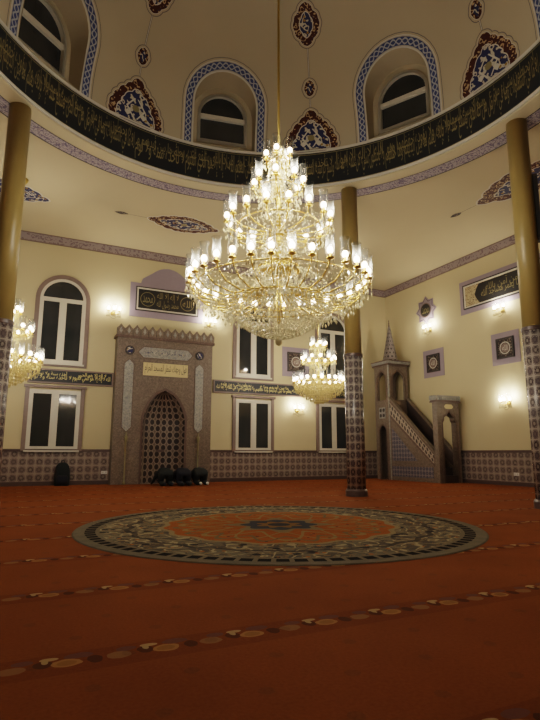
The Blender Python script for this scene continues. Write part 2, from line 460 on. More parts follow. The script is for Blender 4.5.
# ------------------------------------------------------------------ Arabic lettering
BASE = {'ء': (0xFE80, 1), 'آ': (0xFE81, 2), 'أ': (0xFE83, 2), 'ؤ': (0xFE85, 2), 'إ': (0xFE87, 2), 'ئ': (0xFE89, 4), 'ا': (0xFE8D, 2),
        'ب': (0xFE8F, 4), 'ة': (0xFE93, 2), 'ت': (0xFE95, 4), 'ث': (0xFE99, 4), 'ج': (0xFE9D, 4), 'ح': (0xFEA1, 4), 'خ': (0xFEA5, 4),
        'د': (0xFEA9, 2), 'ذ': (0xFEAB, 2), 'ر': (0xFEAD, 2), 'ز': (0xFEAF, 2), 'س': (0xFEB1, 4), 'ش': (0xFEB5, 4), 'ص': (0xFEB9, 4),
        'ض': (0xFEBD, 4), 'ط': (0xFEC1, 4), 'ظ': (0xFEC5, 4), 'ع': (0xFEC9, 4), 'غ': (0xFECD, 4), 'ف': (0xFED1, 4), 'ق': (0xFED5, 4),
        'ك': (0xFED9, 4), 'ل': (0xFEDD, 4), 'م': (0xFEE1, 4), 'ن': (0xFEE5, 4), 'ه': (0xFEE9, 4), 'و': (0xFEED, 2), 'ى': (0xFEEF, 2),
        'ي': (0xFEF1, 4)}
LAMALEF = {'آ': 0xFEF5, 'أ': 0xFEF7, 'إ': 0xFEF9, 'ا': 0xFEFB}
def shape(t):
    out = []; i = 0; prev = False
    while i < len(t):
        ch = t[i]
        if ch not in BASE: out.append(ch); prev = False; i += 1; continue
        if ch == 'ل' and i + 1 < len(t) and t[i + 1] in LAMALEF:
            out.append(chr(LAMALEF[t[i + 1]] + (1 if prev else 0))); prev = False; i += 2; continue
        cp, k = BASE[ch]; nxt = i + 1 < len(t) and t[i + 1] in BASE and t[i + 1] != 'ء'
        if k == 1: f = 0; p2 = False
        elif k == 2: f = 1 if prev else 0; p2 = False
        else:
            f = (3 if nxt else 1) if prev else (2 if nxt else 0); p2 = nxt
        out.append(chr(cp + f)); prev = p2; i += 1
    return ''.join(out)[::-1]

_cv = bpy.data.curves.new('lettering', 'FONT'); _ob = bpy.data.objects.new('lettering', _cv); COL.objects.link(_ob)
def text_geo(t, res=2):
    _cv.body = shape(t); _cv.resolution_u = res; _cv.size = 1.
    bpy.context.view_layer.update(); dg = bpy.context.evaluated_depsgraph_get()
    me = bpy.data.meshes.new_from_object(_ob.evaluated_get(dg))
    v = [(q.co.x, q.co.y) for q in me.vertices]; f = [tuple(p.vertices) for p in me.polygons]
    bpy.data.meshes.remove(me)
    x0 = min(q[0] for q in v); y0 = min(q[1] for q in v); x1 = max(q[0] for q in v); y1 = max(q[1] for q in v)
    return [((x - x0) / (x1 - x0), (y - y0) / (y1 - y0)) for x, y in v], f, (x1 - x0) / (y1 - y0)
def put_text(mb, t, u0, u1, v0, v1, mp, w, m=0, res=2):
    v, f, _ = text_geo(t, res)
    mb.add([mp(u0 + x * (u1 - u0), v0 + y * (v1 - v0), w) for x, y in v], f, m)

KURSI = ['الله لا إله إلا هو الحي القيوم', 'لا تأخذه سنة ولا نوم', 'له ما في السماوات وما في الأرض', 'من ذا الذي يشفع عنده إلا بإذنه',
         'يعلم ما بين أيديهم وما خلفهم', 'ولا يحيطون بشيء من علمه إلا بما شاء', 'وسع كرسيه السماوات والأرض', 'ولا يؤوده حفظهما وهو العلي العظيم']

# ================================================================== ROOM SHELL
struct(MB().box(XL - .3, XR + .3, YF - .3, YB + .3, -.2, 0).build('floor', 'carpet'))
struct(MB().box(XL - .3, XR + .3, YB, YB + .3, 0, ZC + .2).build('wall_back', 'wall'))
struct(MB().box(XR, XR + .3, YF, YB, 0, ZC + .2).build('wall_right', 'wall'))
struct(MB().box(XL - .3, XL, YF, YB, 0, ZC + .2).build('wall_left', 'wall'))
struct(MB().box(XL - .3, XR + .3, YF - .3, YF, 0, ZC + .2).build('wall_front', 'wall'))
mb = MB(); mb.prism(rect(XL, XR, YF, YB), [circ(0, 0, RO - .02, 96)], ZC, ZC + .2, lambda u, v, w: (u, v, w))
struct(mb.build('ceiling', 'ceil'))
# ring beam: outer face, soffit with lavender strip, lip under the band
mb = MB(); N = 128
mb.lathe([(RO, ZC + .1), (RO, ZS), (RI + .02, ZS), (RI + .0, ZS + .010), (RI - .002, Z1 - .005), (RI + .06, Z1), (RI + .06, ZC + .1)], N, caps=False, sm=False)
o = struct(mb.build('trim_1', 'ceil', fix=False))
mb = MB(); mb.lathe([(5.36, ZS - .004), (RO - .03, ZS - .004)], N, caps=False, sm=False, uvr=5.5)
struct(mb.build('trim_2', 'lavscroll', fix=False))
mb = MB(); mb.lathe([(RO - .03, ZS - .005), (RO + .005, ZS - .005)], N, caps=False, sm=False)  # dark ring painted in for the shadow at the beam's outer edge
mb.lathe([(5.335, ZS - .005), (5.36, ZS - .005)], N, caps=False, sm=False)
struct(mb.build('trim_outline_and_shadow', 'dark', fix=False))
# cornice strips on the walls
mb = MB(); mb.box(XL, XR, YB - .012, YB, ZS, ZC); mb.box(XL, XR, YB - .03, YB, ZC - .03, ZC, 1); mb.box(XL, XR, YB - .02, YB, ZS - .02, ZS + .015, 1)
struct(mb.build('trim_4', ['cornice', 'mauve']))
mb = MB(); mb.box(XR - .012, XR, YF, YB - .03, ZS, ZC); mb.box(XR - .03, XR, YF, YB - .03, ZC - .03, ZC, 1); mb.box(XR - .02, XR, YF, YB - .03, ZS - .02, ZS + .015, 1)
struct(mb.build('trim_5', ['cornice', 'mauve']))
# tiled wainscot with border and skirting
HW = 1.066
mb = MB(); mb.box(XL, XR, YB - .03, YB, .12, HW - .08); mb.box(XL, XR, YB - .045, YB, 0, .12, 1); mb.box(XL, XR, YB - .045, YB, HW - .08, HW, 1)
struct(mb.build('baseboard_back', ['tile', 'tiledge']))
mb = MB(); mb.box(XR - .03, XR, YF, YB - .045, .12, HW - .08); mb.box(XR - .045, XR, YF, YB - .045, 0, .12, 1); mb.box(XR - .045, XR, YF, YB - .045, HW - .08, HW, 1)
struct(mb.build('baseboard_right', ['tile', 'tiledge']))

# ------------------------------------------------------------------ dome
DW = [-40.4, 10.7, 62.1, 113.6]                   # azimuth of the dome windows (clockwise from +y)
def sph(x, z, az, R=RI, dr=0.):
    """point on the dome: x lateral, z height, in the vertical frame facing azimuth az"""
    R -= dr; h = z - Z2; y = sqrt(max(0., R * R - x * x - h * h)); A = RAD(az)
    return (x * cos(A) + y * sin(A), -x * sin(A) + y * cos(A), z)
def winarch(hw, z0, zs, n=18): return arch(0, hw, z0, zs, 0, n)
HOLE = winarch(.79, Z2 + .035, 9.63)
HOLES = []
for az in DW:
    pts = []
    lo = [( -.79 + 1.58 * i / 6, Z2 + .035) for i in range(1, 6)][::-1]
    sub = []
    for i, p in enumerate(HOLE):
        sub.append(p)
    left = [(-.79, Z2 + .035 + (9.63 - Z2 - .035) * i / 6) for i in range(1, 6)]
    sub = [HOLE[0]] + left + HOLE[1:-1] + [(x, z) for x, z in [(.79, q[1]) for q in left[::-1]]] + [HOLE[-1]] + lo
    for x, z in sub:
        P = sph(x, z, az); a_ = math.degrees(atan2(P[0], P[1])); el = math.degrees(asin((P[2] - Z2) / RI)); pts.append((a_, el))
    HOLES.append(pts)
outl = [(-180 + 3 * i, 0) for i in range(121)] + [(180, 3 * i) for i in range(1, 30)] + [(180 - 3 * i, 87) for i in range(121)] + [(-180, 87 - 3 * i) for i in range(1, 29)]
extra = [(-180 + 3 * i + .01, 3 * j + .01) for i in range(1, 120) for j in range(1, 29)]
v, t = cdt(outl, HOLES, extra)
mb = MB()
def s2(az, el, R=RI): A = RAD(az); E = RAD(el); return (R * cos(E) * sin(A), R * cos(E) * cos(A), Z2 + R * sin(E))
mb.add([s2(*q) for q in v], t, 0, None, True)
mb.add([s2(-180 + 3 * i, 87) for i in range(120)] + [(0, 0, Z2 + RI)], [(i, (i + 1) % 120, 120) for i in range(120)], 0, None, True)
dome = struct(mb.build('ceiling_dome', 'dome', fix=False))

# niches, windows and plaited borders in the dome
D_BACK = 5.28
for k, az in enumerate(DW):
    A = RAD(az)
    loc = lambda x, y, z: (x * cos(A) + y * sin(A), -x * sin(A) + y * cos(A), z)
    mb = MB(); n = len(HOLE); b = 0
    lp = HOLE
    mb.v = [sph(x, z, az) for x, z in lp] + [loc(x, D_BACK, z) for x, z in lp]
    for i in range(n):
        j = (i + 1) % n; mb.face((i, j, n + j, n + i), 0, None, 0 < i < n - 2)
    gl = arch(0, .645, 8.82, 9.60, 0, 18)
    mb.prism(lp, [gl], D_BACK, D_BACK + .1, lambda u, v, w: loc(u, w, v), 0, back=False)
    w = struct(mb.build('window_%d' % (k + 1), 'dome'))
    fr = MB(); fr.strip(gl, arch(0, .575, 8.90, 9.60, 0, 18), lambda u, v, w: loc(u, w, v), D_BACK - .03, closed=True)
    fr.prism(gl, [arch(0, .575, 8.90, 9.60, 0, 18)], D_BACK - .03, D_BACK + .09, lambda u, v, w: loc(u, w, v))
    fr.prism(rect(-.575, .575, 9.50, 9.61), [], D_BACK - .02, D_BACK + .08, lambda u, v, w: loc(u, w, v))
    fr.build('window_frame', 'white', w)
    MB().prism(gl, [], D_BACK + .06, D_BACK + .09, lambda u, v, w: loc(u, w, v)).build('window_pane', 'glass', w)
    mp = lambda u, v, w: sph(u, v, az, dr=w)
    def off(d):
        q = arch(0, .79 + d, Z2 + .015, 9.63, 0, 18); L = []
        lft = [(-.79 - d, Z2 + .015 + (9.63 - Z2 - .015) * i / 8) for i in range(8)]
        return lft + q[1:-1] + [(-x, z) for x, z in lft[::-1]]
    tr = MB(); tr.strip(off(.0), off(.03), mp, .006, 1); tr.strip(off(.03), off(.235), mp, .008, 0); tr.strip(off(.235), off(.255), mp, .006, 1)
    tr.strip(off(.29), off(.305), mp, .006, 2)
    tr.build('plaited_border', ['plait', 'stripe', 'grey'], w, fix=False)

# ------------------------------------------------------------------ black lettered band round the drum
t = thing('inscription_band', 'black ring band with gold Arabic lettering around base of the dome', 'inscription', (0, 0, Z1))
mb = MB(); mb.lathe([(RI, Z1), (RI, Z2)], 160, caps=False, sm=True, uvr=RI); mb.build('band', 'navy', t, fix=False)
mb = MB()
for z, h in ((Z1 + .0, .055), (Z2 - .055, .055)):
    mb.lathe([(RI - .002, z), (RI - .035, z), (RI - .035, z + h), (RI - .002, z + h)], 160, caps=False, sm=False)
mb.build('stripe_border', 'stripe', t, fix=False)
mb = MB(); mb.lathe([(RI - .001, Z1 + .075), (RI - .006, Z1 + .075), (RI - .006, Z1 + .09), (RI - .001, Z1 + .09)], 160, caps=False, sm=False)
mb.lathe([(RI - .001, Z2 - .10), (RI - .006, Z2 - .10), (RI - .006, Z2 - .085), (RI - .001, Z2 - .085)], 160, caps=False, sm=False)
mb.build('inner_line', 'goldleaf', t)
ringmap = lambda u, v, w: ((RI - .008 - w) * sin(RAD(u)), (RI - .008 - w) * cos(RAD(u)), v)
mb = MB(); az = 130.; step = 14.5
for rep in range(2):
    for s in KURSI:
        put_text(mb, s, az - step + .15, az - .15, Z1 + .12, Z2 - .13, ringmap, 0)
        put_text(mb, KURSI[(KURSI.index(s) + 3) % 8][:20].strip(), az - step + .7, az - .5, Z1 + .40, Z2 - .115, ringmap, .002)
        az -= step
mb.build('gold_lettering', 'goldleaf', t)

# ------------------------------------------------------------------ painted ornament columns in the dome
def domemap(az):
    def f(x, s, w):
        el = s / RI; A = RAD(az) + x / (RI * max(.2, cos(el))); R = RI - w
        return (R * cos(el) * sin(A), R * cos(el) * cos(A), Z2 + R * sin(el))
    return f
def mirror(half): return half + [(-x, y) for x, y in half[::-1] if abs(x) > 1e-6]
def grow(pts, d):
    n = len(pts); out = []
    ar = sum(pts[i][0] * pts[(i + 1) % n][1] - pts[(i + 1) % n][0] * pts[i][1] for i in range(n))
    sg = 1 if ar > 0 else -1
    for i in range(n):
        a_ = Vector(pts[i - 1]); b = Vector(pts[i]); c = Vector(pts[(i + 1) % n])
        e1 = (b - a_).normalized(); e2 = (c - b).normalized()
        n1 = Vector((e1.y, -e1.x)) * sg; n2 = Vector((e2.y, -e2.x)) * sg; nn = (n1 + n2)
        nn = nn.normalized() if nn.length > .2 else n1
        out.append(tuple(b + nn * d))
    return out
def lobes(ctrl, k=6):
    """scalloped outline from coarse half outline"""
    out = []
    for i in range(len(ctrl) - 1):
        a_ = Vector(ctrl[i]); b = Vector(ctrl[i + 1]); d = b - a_; nrm = Vector((-d.y, d.x)) * -.16
        for j in range(k): q = j / k; out.append(tuple(a_ + d * q + nrm * sin(pi * q)))
    out.append(tuple(ctrl[-1])); return out
BASEH = lobes([(.64, .02), (.66, .2), (.58, .42), (.46, .62), (.30, .80), (.16, .94), (0, 1.10)])
BASEI = lobes([(.46, .02), (.46, .16), (.36, .38), (.30, .54), (.12, .72), (0, .82)])
OVALH = lobes([(0, -.46), (.17, -.30), (.30, -.10), (.30, .10), (.18, .28), (0, .48)])
OVALI = lobes([(0, -.27), (.10, -.15), (.15, .0), (.10, .15), (0, .27)], 4)
DIAH = lobes([(0, -.19), (.12, -.06), (.12, .07), (0, .20)], 4)
def pts_in(poly, d):
    x0 = min(p[0] for p in poly); x1 = max(p[0] for p in poly); y0 = min(p[1] for p in poly); y1 = max(p[1] for p in poly)
    return [(x0 + d * (i + .5), y0 + d * (j + .5)) for i in range(int((x1 - x0) / d)) for j in range(int((y1 - y0) / d)) if inside((x0 + d * (i + .5), y0 + d * (j + .5)), poly)]
def layered(mb, half, mp, w, mats, cen=(0, 0)):
    sh = [(x + cen[0], y + cen[1]) for x, y in half]
    full = sh + [(2 * cen[0] - x, y) for x, y in sh[::-1] if abs(x - cen[0]) > 1e-6]
    g1 = grow(full, .05); g0 = grow(full, .068); g2 = grow(full, .012)
    mb.strip(g1, g0, mp, w, mats[0], closed=True); mb.strip(full, g2, mp, w + .001, mats[1], closed=True)
    mb.prism(full, [], w, w, mp, mats[2], sides=False, back=False, extra=pts_in(full, .09))
    return full
for az, lab in ((-15.3, 'between the left and middle dome windows'), (36.4, 'between the middle and right dome windows'), (87.8, 'above the right pillar, right of the dome windows')):
    t = thing('painted_ornament', 'maroon and blue painted arabesque column ' + lab, 'ornament', s2(az, .5), 'painted arabesque columns in the dome')
    mp = domemap(az)
    mb = MB(); layered(mb, BASEH, mp, .006, (0, 1, 2))
    inn = mirror(BASEI); mb.prism(inn, [], .012, .012, mp, 3, sides=False, back=False, extra=pts_in(inn, .09)); mb.strip(inn, grow(inn, .022), mp, .014, 1, closed=True)
    mb.prism(circ(0, .36, .085, 14), [], .018, .018, mp, 4, sides=False, back=False)
    for sx in (-1, 1):
        q = [(sx * .2, .12), (sx * .28, .2), (sx * .2, .28), (sx * .12, .2)]; mb.prism(q, [], .018, .018, mp, 1, sides=False, back=False)
        mb.strip([(sx * .02, .1), (sx * .20, .36), (sx * .02, .60)], [(sx * .055, .1), (sx * .25, .36), (sx * .055, .60)], mp, .017, 1)
    mb.build('base_medallion', ['grey', 'stripe', 'redscroll', 'bluescroll', 'goldleaf'], t)
    mb = MB(); layered(mb, DIAH, mp, .006, (0, 1, 2), (0, 1.62))
    mb.prism([(0, 1.47), (.085, 1.62), (0, 1.77), (-.085, 1.62)], [], .012, .012, mp, 3, sides=False, back=False)
    mb.build('small_diamond', ['grey', 'stripe', 'redscroll', 'bluescroll'], t)
    mb = MB(); layered(mb, OVALH, mp, .006, (0, 1, 2), (0, 3.06))
    inn = [(x, y + 3.06) for x, y in mirror(OVALI)]
    mb.prism(inn, [], .012, .012, mp, 3, sides=False, back=False, extra=pts_in(inn, .09)); mb.strip(inn, grow(inn, .02), mp, .014, 1, closed=True)
    mb.build('oval_medallion', ['grey', 'stripe', 'redscroll', 'bluescroll'], t)
    for s0, s1 in ((1.17, 1.38), (1.88, 2.54), (3.60, 4.3)):
        ss = [s0 + (s1 - s0) * i / 6 for i in range(7)]
        mb = MB(); mb.strip([(-.02, q) for q in ss], [(.02, q) for q in ss], mp, .005, 1); mb.strip([(-.008, q) for q in ss], [(.008, q) for q in ss], mp, .007, 0)
        mb.build('connecting_line', ['stripe', 'grey'], t)

# ------------------------------------------------------------------ lens medallions on the flat ceiling
LENS = lobes([(1.10, 0), (.86, .16), (.58, .36), (.28, .47), (0, .53)], 5)
def cmap(cx, cy, rot):
    R_ = RAD(rot)
    return lambda u, v, w: (cx + u * cos(R_) - v * sin(R_), cy + u * sin(R_) + v * cos(R_), ZC - w)
for cx, cy, rot, kx, ky, lab in ((.88, 8.10, 0, 1., 1., 'maroon and blue lens ornament on the ceiling above the mihrab'),
                         (-3.98, 8.02, 12, 1., 1., 'blue-grey lens ornament on the ceiling behind the left pillar'),
                         (7.93, 1.62, -86, 1.45, 1.3, 'maroon lens ornament on the ceiling behind the right pillar')):
    t = thing('ceiling_ornament', lab, 'ornament', (cx, cy, ZC - .02), 'lens ornaments on the flat ceiling')
    mp = cmap(cx, cy, rot)
    q = LENS + [(-x, y) for x, y in LENS[::-1][1:]]; full = [(x * kx, y * ky) for x, y in q + [(x, -y) for x, y in q[::-1][1:-1]]]
    mb = MB(); mb.strip(full, grow(full, .04), mp, .006, 0, closed=True); mb.prism(full, [], .006, .006, mp, 1, sides=False, back=False)
    inn = [(x * .66, y * .60) for x, y in full]; mb.prism(inn, [], .010, .010, mp, 2, sides=False, back=False)
    mb.strip(inn, grow(inn, .025), mp, .011, 0, closed=True)
    for sx in (-1, 1):
        mb.prism(circ(sx * .3, 0, .07, 10), [], .013, .013, mp, 1, sides=False, back=False)
    mb.prism(circ(0, 0, .1, 12), [], .013, .013, mp, 3, sides=False, back=False)
    mb.build('lens_medallion', ['stripe', 'bluescroll' if cx < -1 else 'redscroll', 'bluescroll', 'goldleaf'], t)
    for sx in (-1, 1):
        if cx < -1: continue
        mb = MB(); e = [(sx * (1.86 + (kx - 1) * 1.1) + .20 * cos(b_) * (1 - .25 * sin(2 * b_) ** 2), .09 * sin(b_)) for b_ in [2 * pi * i / 20 for i in range(20)]]
        mb.prism(e, [], .006, .006, mp, 0, sides=False, back=False)
        mb.strip([(sx * 1.12 * kx, -.008), (sx * 1.66 * kx ** .7, -.008)], [(sx * 1.12 * kx, .008), (sx * 1.66 * kx ** .7, .008)], mp, .005, 1)
        mb.build('finial_motif', ['plaque', 'grey'], t)

# ================================================================== COLUMNS
def column(x, y, label):
    t = thing('column', label, 'column', (x, y, 0), 'round pillars under the ring beam')
    rt, rs = .215, .200
    mb = MB(); mb.lathe([(rt, .16), (rt, 3.20)], 32, (x, y, 0), sm=True, uvr=.27 * 5 / (2 * pi)); mb.build('tiled_cladding', 'tilecol', t)
    mb = MB(); mb.lathe([(rt + .035, .0), (rt + .035, .12), (rt + .012, .16), (rt, .162)], 32, (x, y, 0), sm=False); mb.build('base', 'tiledge', t)
    mb = MB(); mb.lathe([(rt, 3.20), (rt + .012, 3.21), (rt + .012, 3.27), (rs, 3.285)], 32, (x, y, 0), sm=False); mb.build('tile_collar', 'tiledge', t)
    mb = MB(); mb.lathe([(rs, 3.285), (rs - .005, ZS - .008)], 32, (x, y, 0), sm=True); mb.build('shaft', 'ochre', t)
    return t
column(-3.665, 3.77, 'ochre and tiled pillar at the left edge, left chandelier behind it')
column(3.84, 3.67, 'ochre pillar with tiled lower half standing left of the pulpit')
column(5.31, -.08, 'ochre and tiled pillar at the right edge with a dark speaker high up')
# slim loudspeaker on the right column
d = Vector((5.31 - CAM[0], -.08 - CAM[1], 0)).normalized(); lat = Vector((d.y, -d.x, 0))
cpt = Vector((5.31, -.08, 0)) + lat * .235 + d * .05
t = thing('column_speaker', 'slim dark brown loudspeaker fixed high on right pillar', 'loudspeaker', (cpt.x, cpt.y, 4.97), rz=atan2(lat.y, lat.x))
mb = MB(); mb.box(-.05, .05, -.09, .09, 0, 1.35); o = mb.build('case', 'speaker'); o.parent = t
mb = MB(); mb.box(-.04, .04, -.098, -.09, .05, 1.30); o = mb.build('grille', 'black'); o.parent = t
for z in (.25, 1.0):
    mb = MB(); mb.box(-.10, -.05, -.03, .03, z, z + .06); o = mb.build('bracket', 'black'); o.parent = t

# ================================================================== WINDOWS of the back wall
def wall_window(num, cx, hw, z0, zs, arched, sill=True):
    """hw: half width of the white frame; zs: springing or head"""
    mp = back(0.)
    if arched:
        outer = arch(cx, hw, z0, zs, 0, 20); trim_o = arch(cx, hw + .13, z0 - .10, zs, 0, 20)
    else:
        outer = rect(cx - hw, cx + hw, z0, zs); trim_o = rect(cx - hw - .12, cx + hw + .11, z0 - .0, zs + .10)
    mb = MB()
    if arched: mb.prism(trim_o, [grow(outer, -.0)], .05, 0, mp)
    else:
        mb.box(cx - hw - .12, cx - hw, YB - .06, YB, z0 - .02, zs + .10); mb.box(cx + hw, cx + hw + .12, YB - .06, YB, z0 - .02, zs + .10)
        mb.box(cx - hw - .16, cx + hw + .16, YB - .10, YB, zs + .06, zs + .14)
    w = struct(mb.build('window_%d' % num, 'mauve'))
    f = MB(); fw = .085
    if arched:
        inn = arch(cx, hw - fw, z0 + fw, zs, 0, 20); f.prism(outer, [inn], .04, .0, mp)
        f.box(cx - hw + fw, cx + hw - fw, YB - .04, YB, zs - .05, zs + .05); zt = zs - .05
    else:
        f.frame(cx - hw, cx + hw, z0, zs, fw, YB - .04, YB); zt = zs - fw
    f.box(cx - .075, cx + .075, YB - .042, YB, z0 + fw, zt)
    f.build('window_frame', 'white', w)
    if sill:
        s = MB(); s.box(cx - hw - .04, cx + hw + .04, YB - .10, YB, z0 - .05, z0); s.build('window_sill', 'white', w)
    for sx in (-1, 1):
        x0, x1 = sorted((cx + sx * .075, cx + sx * (hw - fw)))
        MB().box(x0, x1, YB - .022, YB - .004, z0 + fw, zt).build('window_pane', 'glass', w)
        s = MB(); s.frame(x0, x1, z0 + fw, zt, .03, YB - .034, YB); s.build('sash', 'white', w)
    if arched:
        MB().prism(arch(cx, hw - fw, zs + .05, zs + .05 + .001, 0, 20, zs + hw - fw), [], .022, .004, mp).build('fanlight_pane', 'glass', w)
    if arched:
        hd = MB(); 
for i, (cx, hw) in enumerate(((-2.19, .68), (4.385, .68), (7.80, .66))):
    wall_window(5 + 2 * i, cx, hw, 3.67, 5.70, True)
for i, (cx, hw) in enumerate(((-2.225, .73), (4.40, .69), (7.80, .68))):
    wall_window(6 + 2 * i, cx, hw, 1.03, 2.84, False)

# inscription bands between the window rows
for x0, x1, label, seg in ((-3.02, -.56, 'black inscription strip with gold lettering on left of the mihrab', KURSI[0:2]),
                           (2.86, 9.0, 'long black inscription strip with gold lettering to right of the mihrab', KURSI[2:6])):
    t = thing('inscription_strip', label, 'inscription', (x0, YB, 3.03), 'inscription strips along the mihrab wall')
    MB().box(x0, x1, YB - .075, YB - .002, 3.08, 3.44).build('strip', 'navy', t)
    mb = MB(); mb.box(x0 - .02, x1 + .02, YB - .085, YB - .002, 3.44, 3.485); mb.box(x0 - .02, x1 + .02, YB - .085, YB - .002, 3.035, 3.08)
    mb.box(x0 - .02, x0 + .03, YB - .085, YB - .002, 3.08, 3.44); mb.box(x1 - .03, x1 + .02, YB - .085, YB - .002, 3.08, 3.44); mb.build('border', 'mauve', t)
    L = (x1 - x0 - .12) / len(seg)
    for i, s in enumerate(seg[::-1]):
        mb = MB()
        put_text(mb, s, x0 + .06 + L * i + .02, x0 + .06 + L * (i + 1) - .02, 3.11, 3.34, back(.078), 0)
        put_text(mb, s[4:24].strip(), x0 + .06 + L * i + .2, x0 + .06 + L * (i + 1) - .15, 3.24, 3.42, back(.079), 0)
        mb.build('gold_lettering', 'goldbright', t)

# ================================================================== MIHRAB
YM = 10.30
t = thing('mihrab', 'tall mauve tiled prayer niche with pointed arch and cresting on far wall', 'mihrab', (1.06, YB - .2, 0))
mm = lambda u, v, w: (u, YM + w, v)
nich = [(.375, 0.)] + [(.375, 2.02)]
for i in range(1, 10):
    q = i / 9; nich.append((.375 + .685 * (1 - cos(q * pi / 2) ** .9) if 0 else .375 + .685 * q ** 1.7 * .35 + .685 * q * .65 * 1., 2.02 + .90 * (sin(q * pi / 2) ** .85)))
half = nich[:]; half[-1] = (1.06, 2.96)
nich = half + [(2.12 - x, z) for x, z in half[::-1][1:]]
XA, XB = -.53, 2.65
mb = MB(); mb.prism([(XA, 0), (XA, 4.60), (XB, 4.60), (XB, 0)], [[(x, z if z > 0 else .001) for x, z in nich]], 0, YB - YM - .001, mm, 0, back=False)
mb.build('surround', 'faience', t)
mb = MB(); mb.strip(nich, [(1.06 + (x - 1.06) * 1.10, z * 1.0 + (.08 if z > 2.0 else 0)) for x, z in nich], mm, -.015); mb.build('arch_moulding', 'faience2', t)
# niche interior: shallow apse
mb = MB(); K = 10
def nic(u, z):     # u in -1..1 across
    hwz = .685
    if z > 2.02:
        for (x0_, z0_), (x1_, z1_) in zip(half[1:], half[2:]):
            if z0_ <= z <= z1_: hwz = 1.06 - (x0_ + (x1_ - x0_) * (z - z0_) / max(1e-6, z1_ - z0_)); break
        else: hwz = 0.
    return (1.06 + u * hwz, YM + .005 + .40 * sqrt(max(0, 1 - u * u)) * (hwz / .685) ** .5, z)
zz = [0, .5, 1, 1.5, 2.02, 2.2, 2.38, 2.55, 2.7, 2.82, 2.9, 2.955]
g = [[nic(-1 + 2 * i / K, z) for i in range(K + 1)] for z in zz]
for j in range(len(zz) - 1):
    for i in range(K):
        b = len(mb.v); mb.v += [g[j][i], g[j][i + 1], g[j + 1][i + 1], g[j + 1][i]]
        mid = 1 if 2.05 < zz[j] < 2.25 else 0
        uu = lambda i_: (i_ - K / 2) / K * 1.64
        mb.face((b, b + 1, b + 2, b + 3), 0, [(uu(i), zz[j]), (uu(i + 1), zz[j]), (uu(i + 1), zz[j + 1]), (uu(i), zz[j + 1])], True)
mb.build('niche_lining', ['nichetile', 'faience2'], t)
# cresting
mb = MB(); mb.box(XA - .06, XB + .06, YM - .06, YB - .002, 4.60, 4.68)
nn = 13; wd = (XB - XA + .1) / nn
for i in range(nn):
    x0 = XA - .05 + wd * i; cx = x0 + wd / 2
    o_ = [(x0 + .008, 4.68), (x0 + .004, 4.90), (x0 + wd * .2, 4.94), (cx - .04, 4.99), (cx, 5.04), (cx + .04, 4.99), (x0 + wd * .8, 4.94), (x0 + wd - .004, 4.90), (x0 + wd - .008, 4.68)]
    mb.prism(o_, [], -.05, .03, mm, 1)
    mb.prism([(cx, 4.72), (cx + .05, 4.82), (cx, 4.94), (cx - .05, 4.82)], [], -.062, -.05, mm, 2)
mb.box(XA - .02, XB + .02, YM + .03, YM + .06, 4.68, 4.80)
mb.build('cresting', ['faience2', 'faience', 'cartouche'], t)
def capsule(x0, x1, z0, z1, k=.5):
    if x1 - x0 > z1 - z0:
        h = (z1 - z0) / 2; c = (z0 + z1) / 2
        return [(x0, c), (x0 + h * .5, c + h * .55), (x0 + h, z1), (x1 - h, z1), (x1 - h * .5, c + h * .55), (x1, c), (x1 - h * .5, c - h * .55), (x1 - h, z0), (x0 + h, z0), (x0 + h * .5, c - h * .55)]
    return [(z, x) for x, z in capsule(z0, z1, x0, x1)]
for (x0, x1, z0, z1), s in (((.14, 1.94, 4.0, 4.34), 'بسم الله الرحمن الرحيم'), ((-.28, .0, 1.62, 3.9), None), ((2.06, 2.34, 1.62, 3.9), None)):
    mb = MB(); sh = capsule(x0, x1, z0, z1); mb.prism(sh, [], -.02, 0, mm, 0); mb.strip(sh, grow(sh, .025), mm, -.012, 1, closed=True)
    o = mb.build('cartouche', ['cartouche', 'faience2'], t)
    if s:
        mb = MB(); put_text(mb, s, x0 + .25, x1 - .25, z0 + .07, z1 - .06, mm, -.024); mb.build('lettering', 'bluescroll', o)
for x in (-.14, 2.2):
    mb = MB(); mb.prism(circ(x, 4.2, .15, 20), [], -.03, 0, mm, 0); mb.prism(circ(x, 4.2, .10, 16), [], -.04, -.03, mm, 1); mb.build('roundel', ['dark', 'bluescroll'], t)
mb = MB(); mb.prism(rect(.31, 1.79, 3.42, 3.84), [], -.025, 0, mm, 0); o = mb.build('inscription_panel', 'ivory', t)
mb = MB(); put_text(mb, 'فول وجهك شطر المسجد الحرام', .36, 1.74, 3.45, 3.81, mm, -.03); mb.build('lettering', 'dark', o)
for x in (-.14, 2.2):
    mb = MB(); mb.lathe([(.05, 0), (.05, .08), (.022, .11), (.022, 1.28), (.045, 1.36), (.06, 1.46), (.02, 1.50), (.015, 1.60)], 10, (x, YM - .06, 0)); mb.build('gilt_colonnette', 'goldleaf', t)

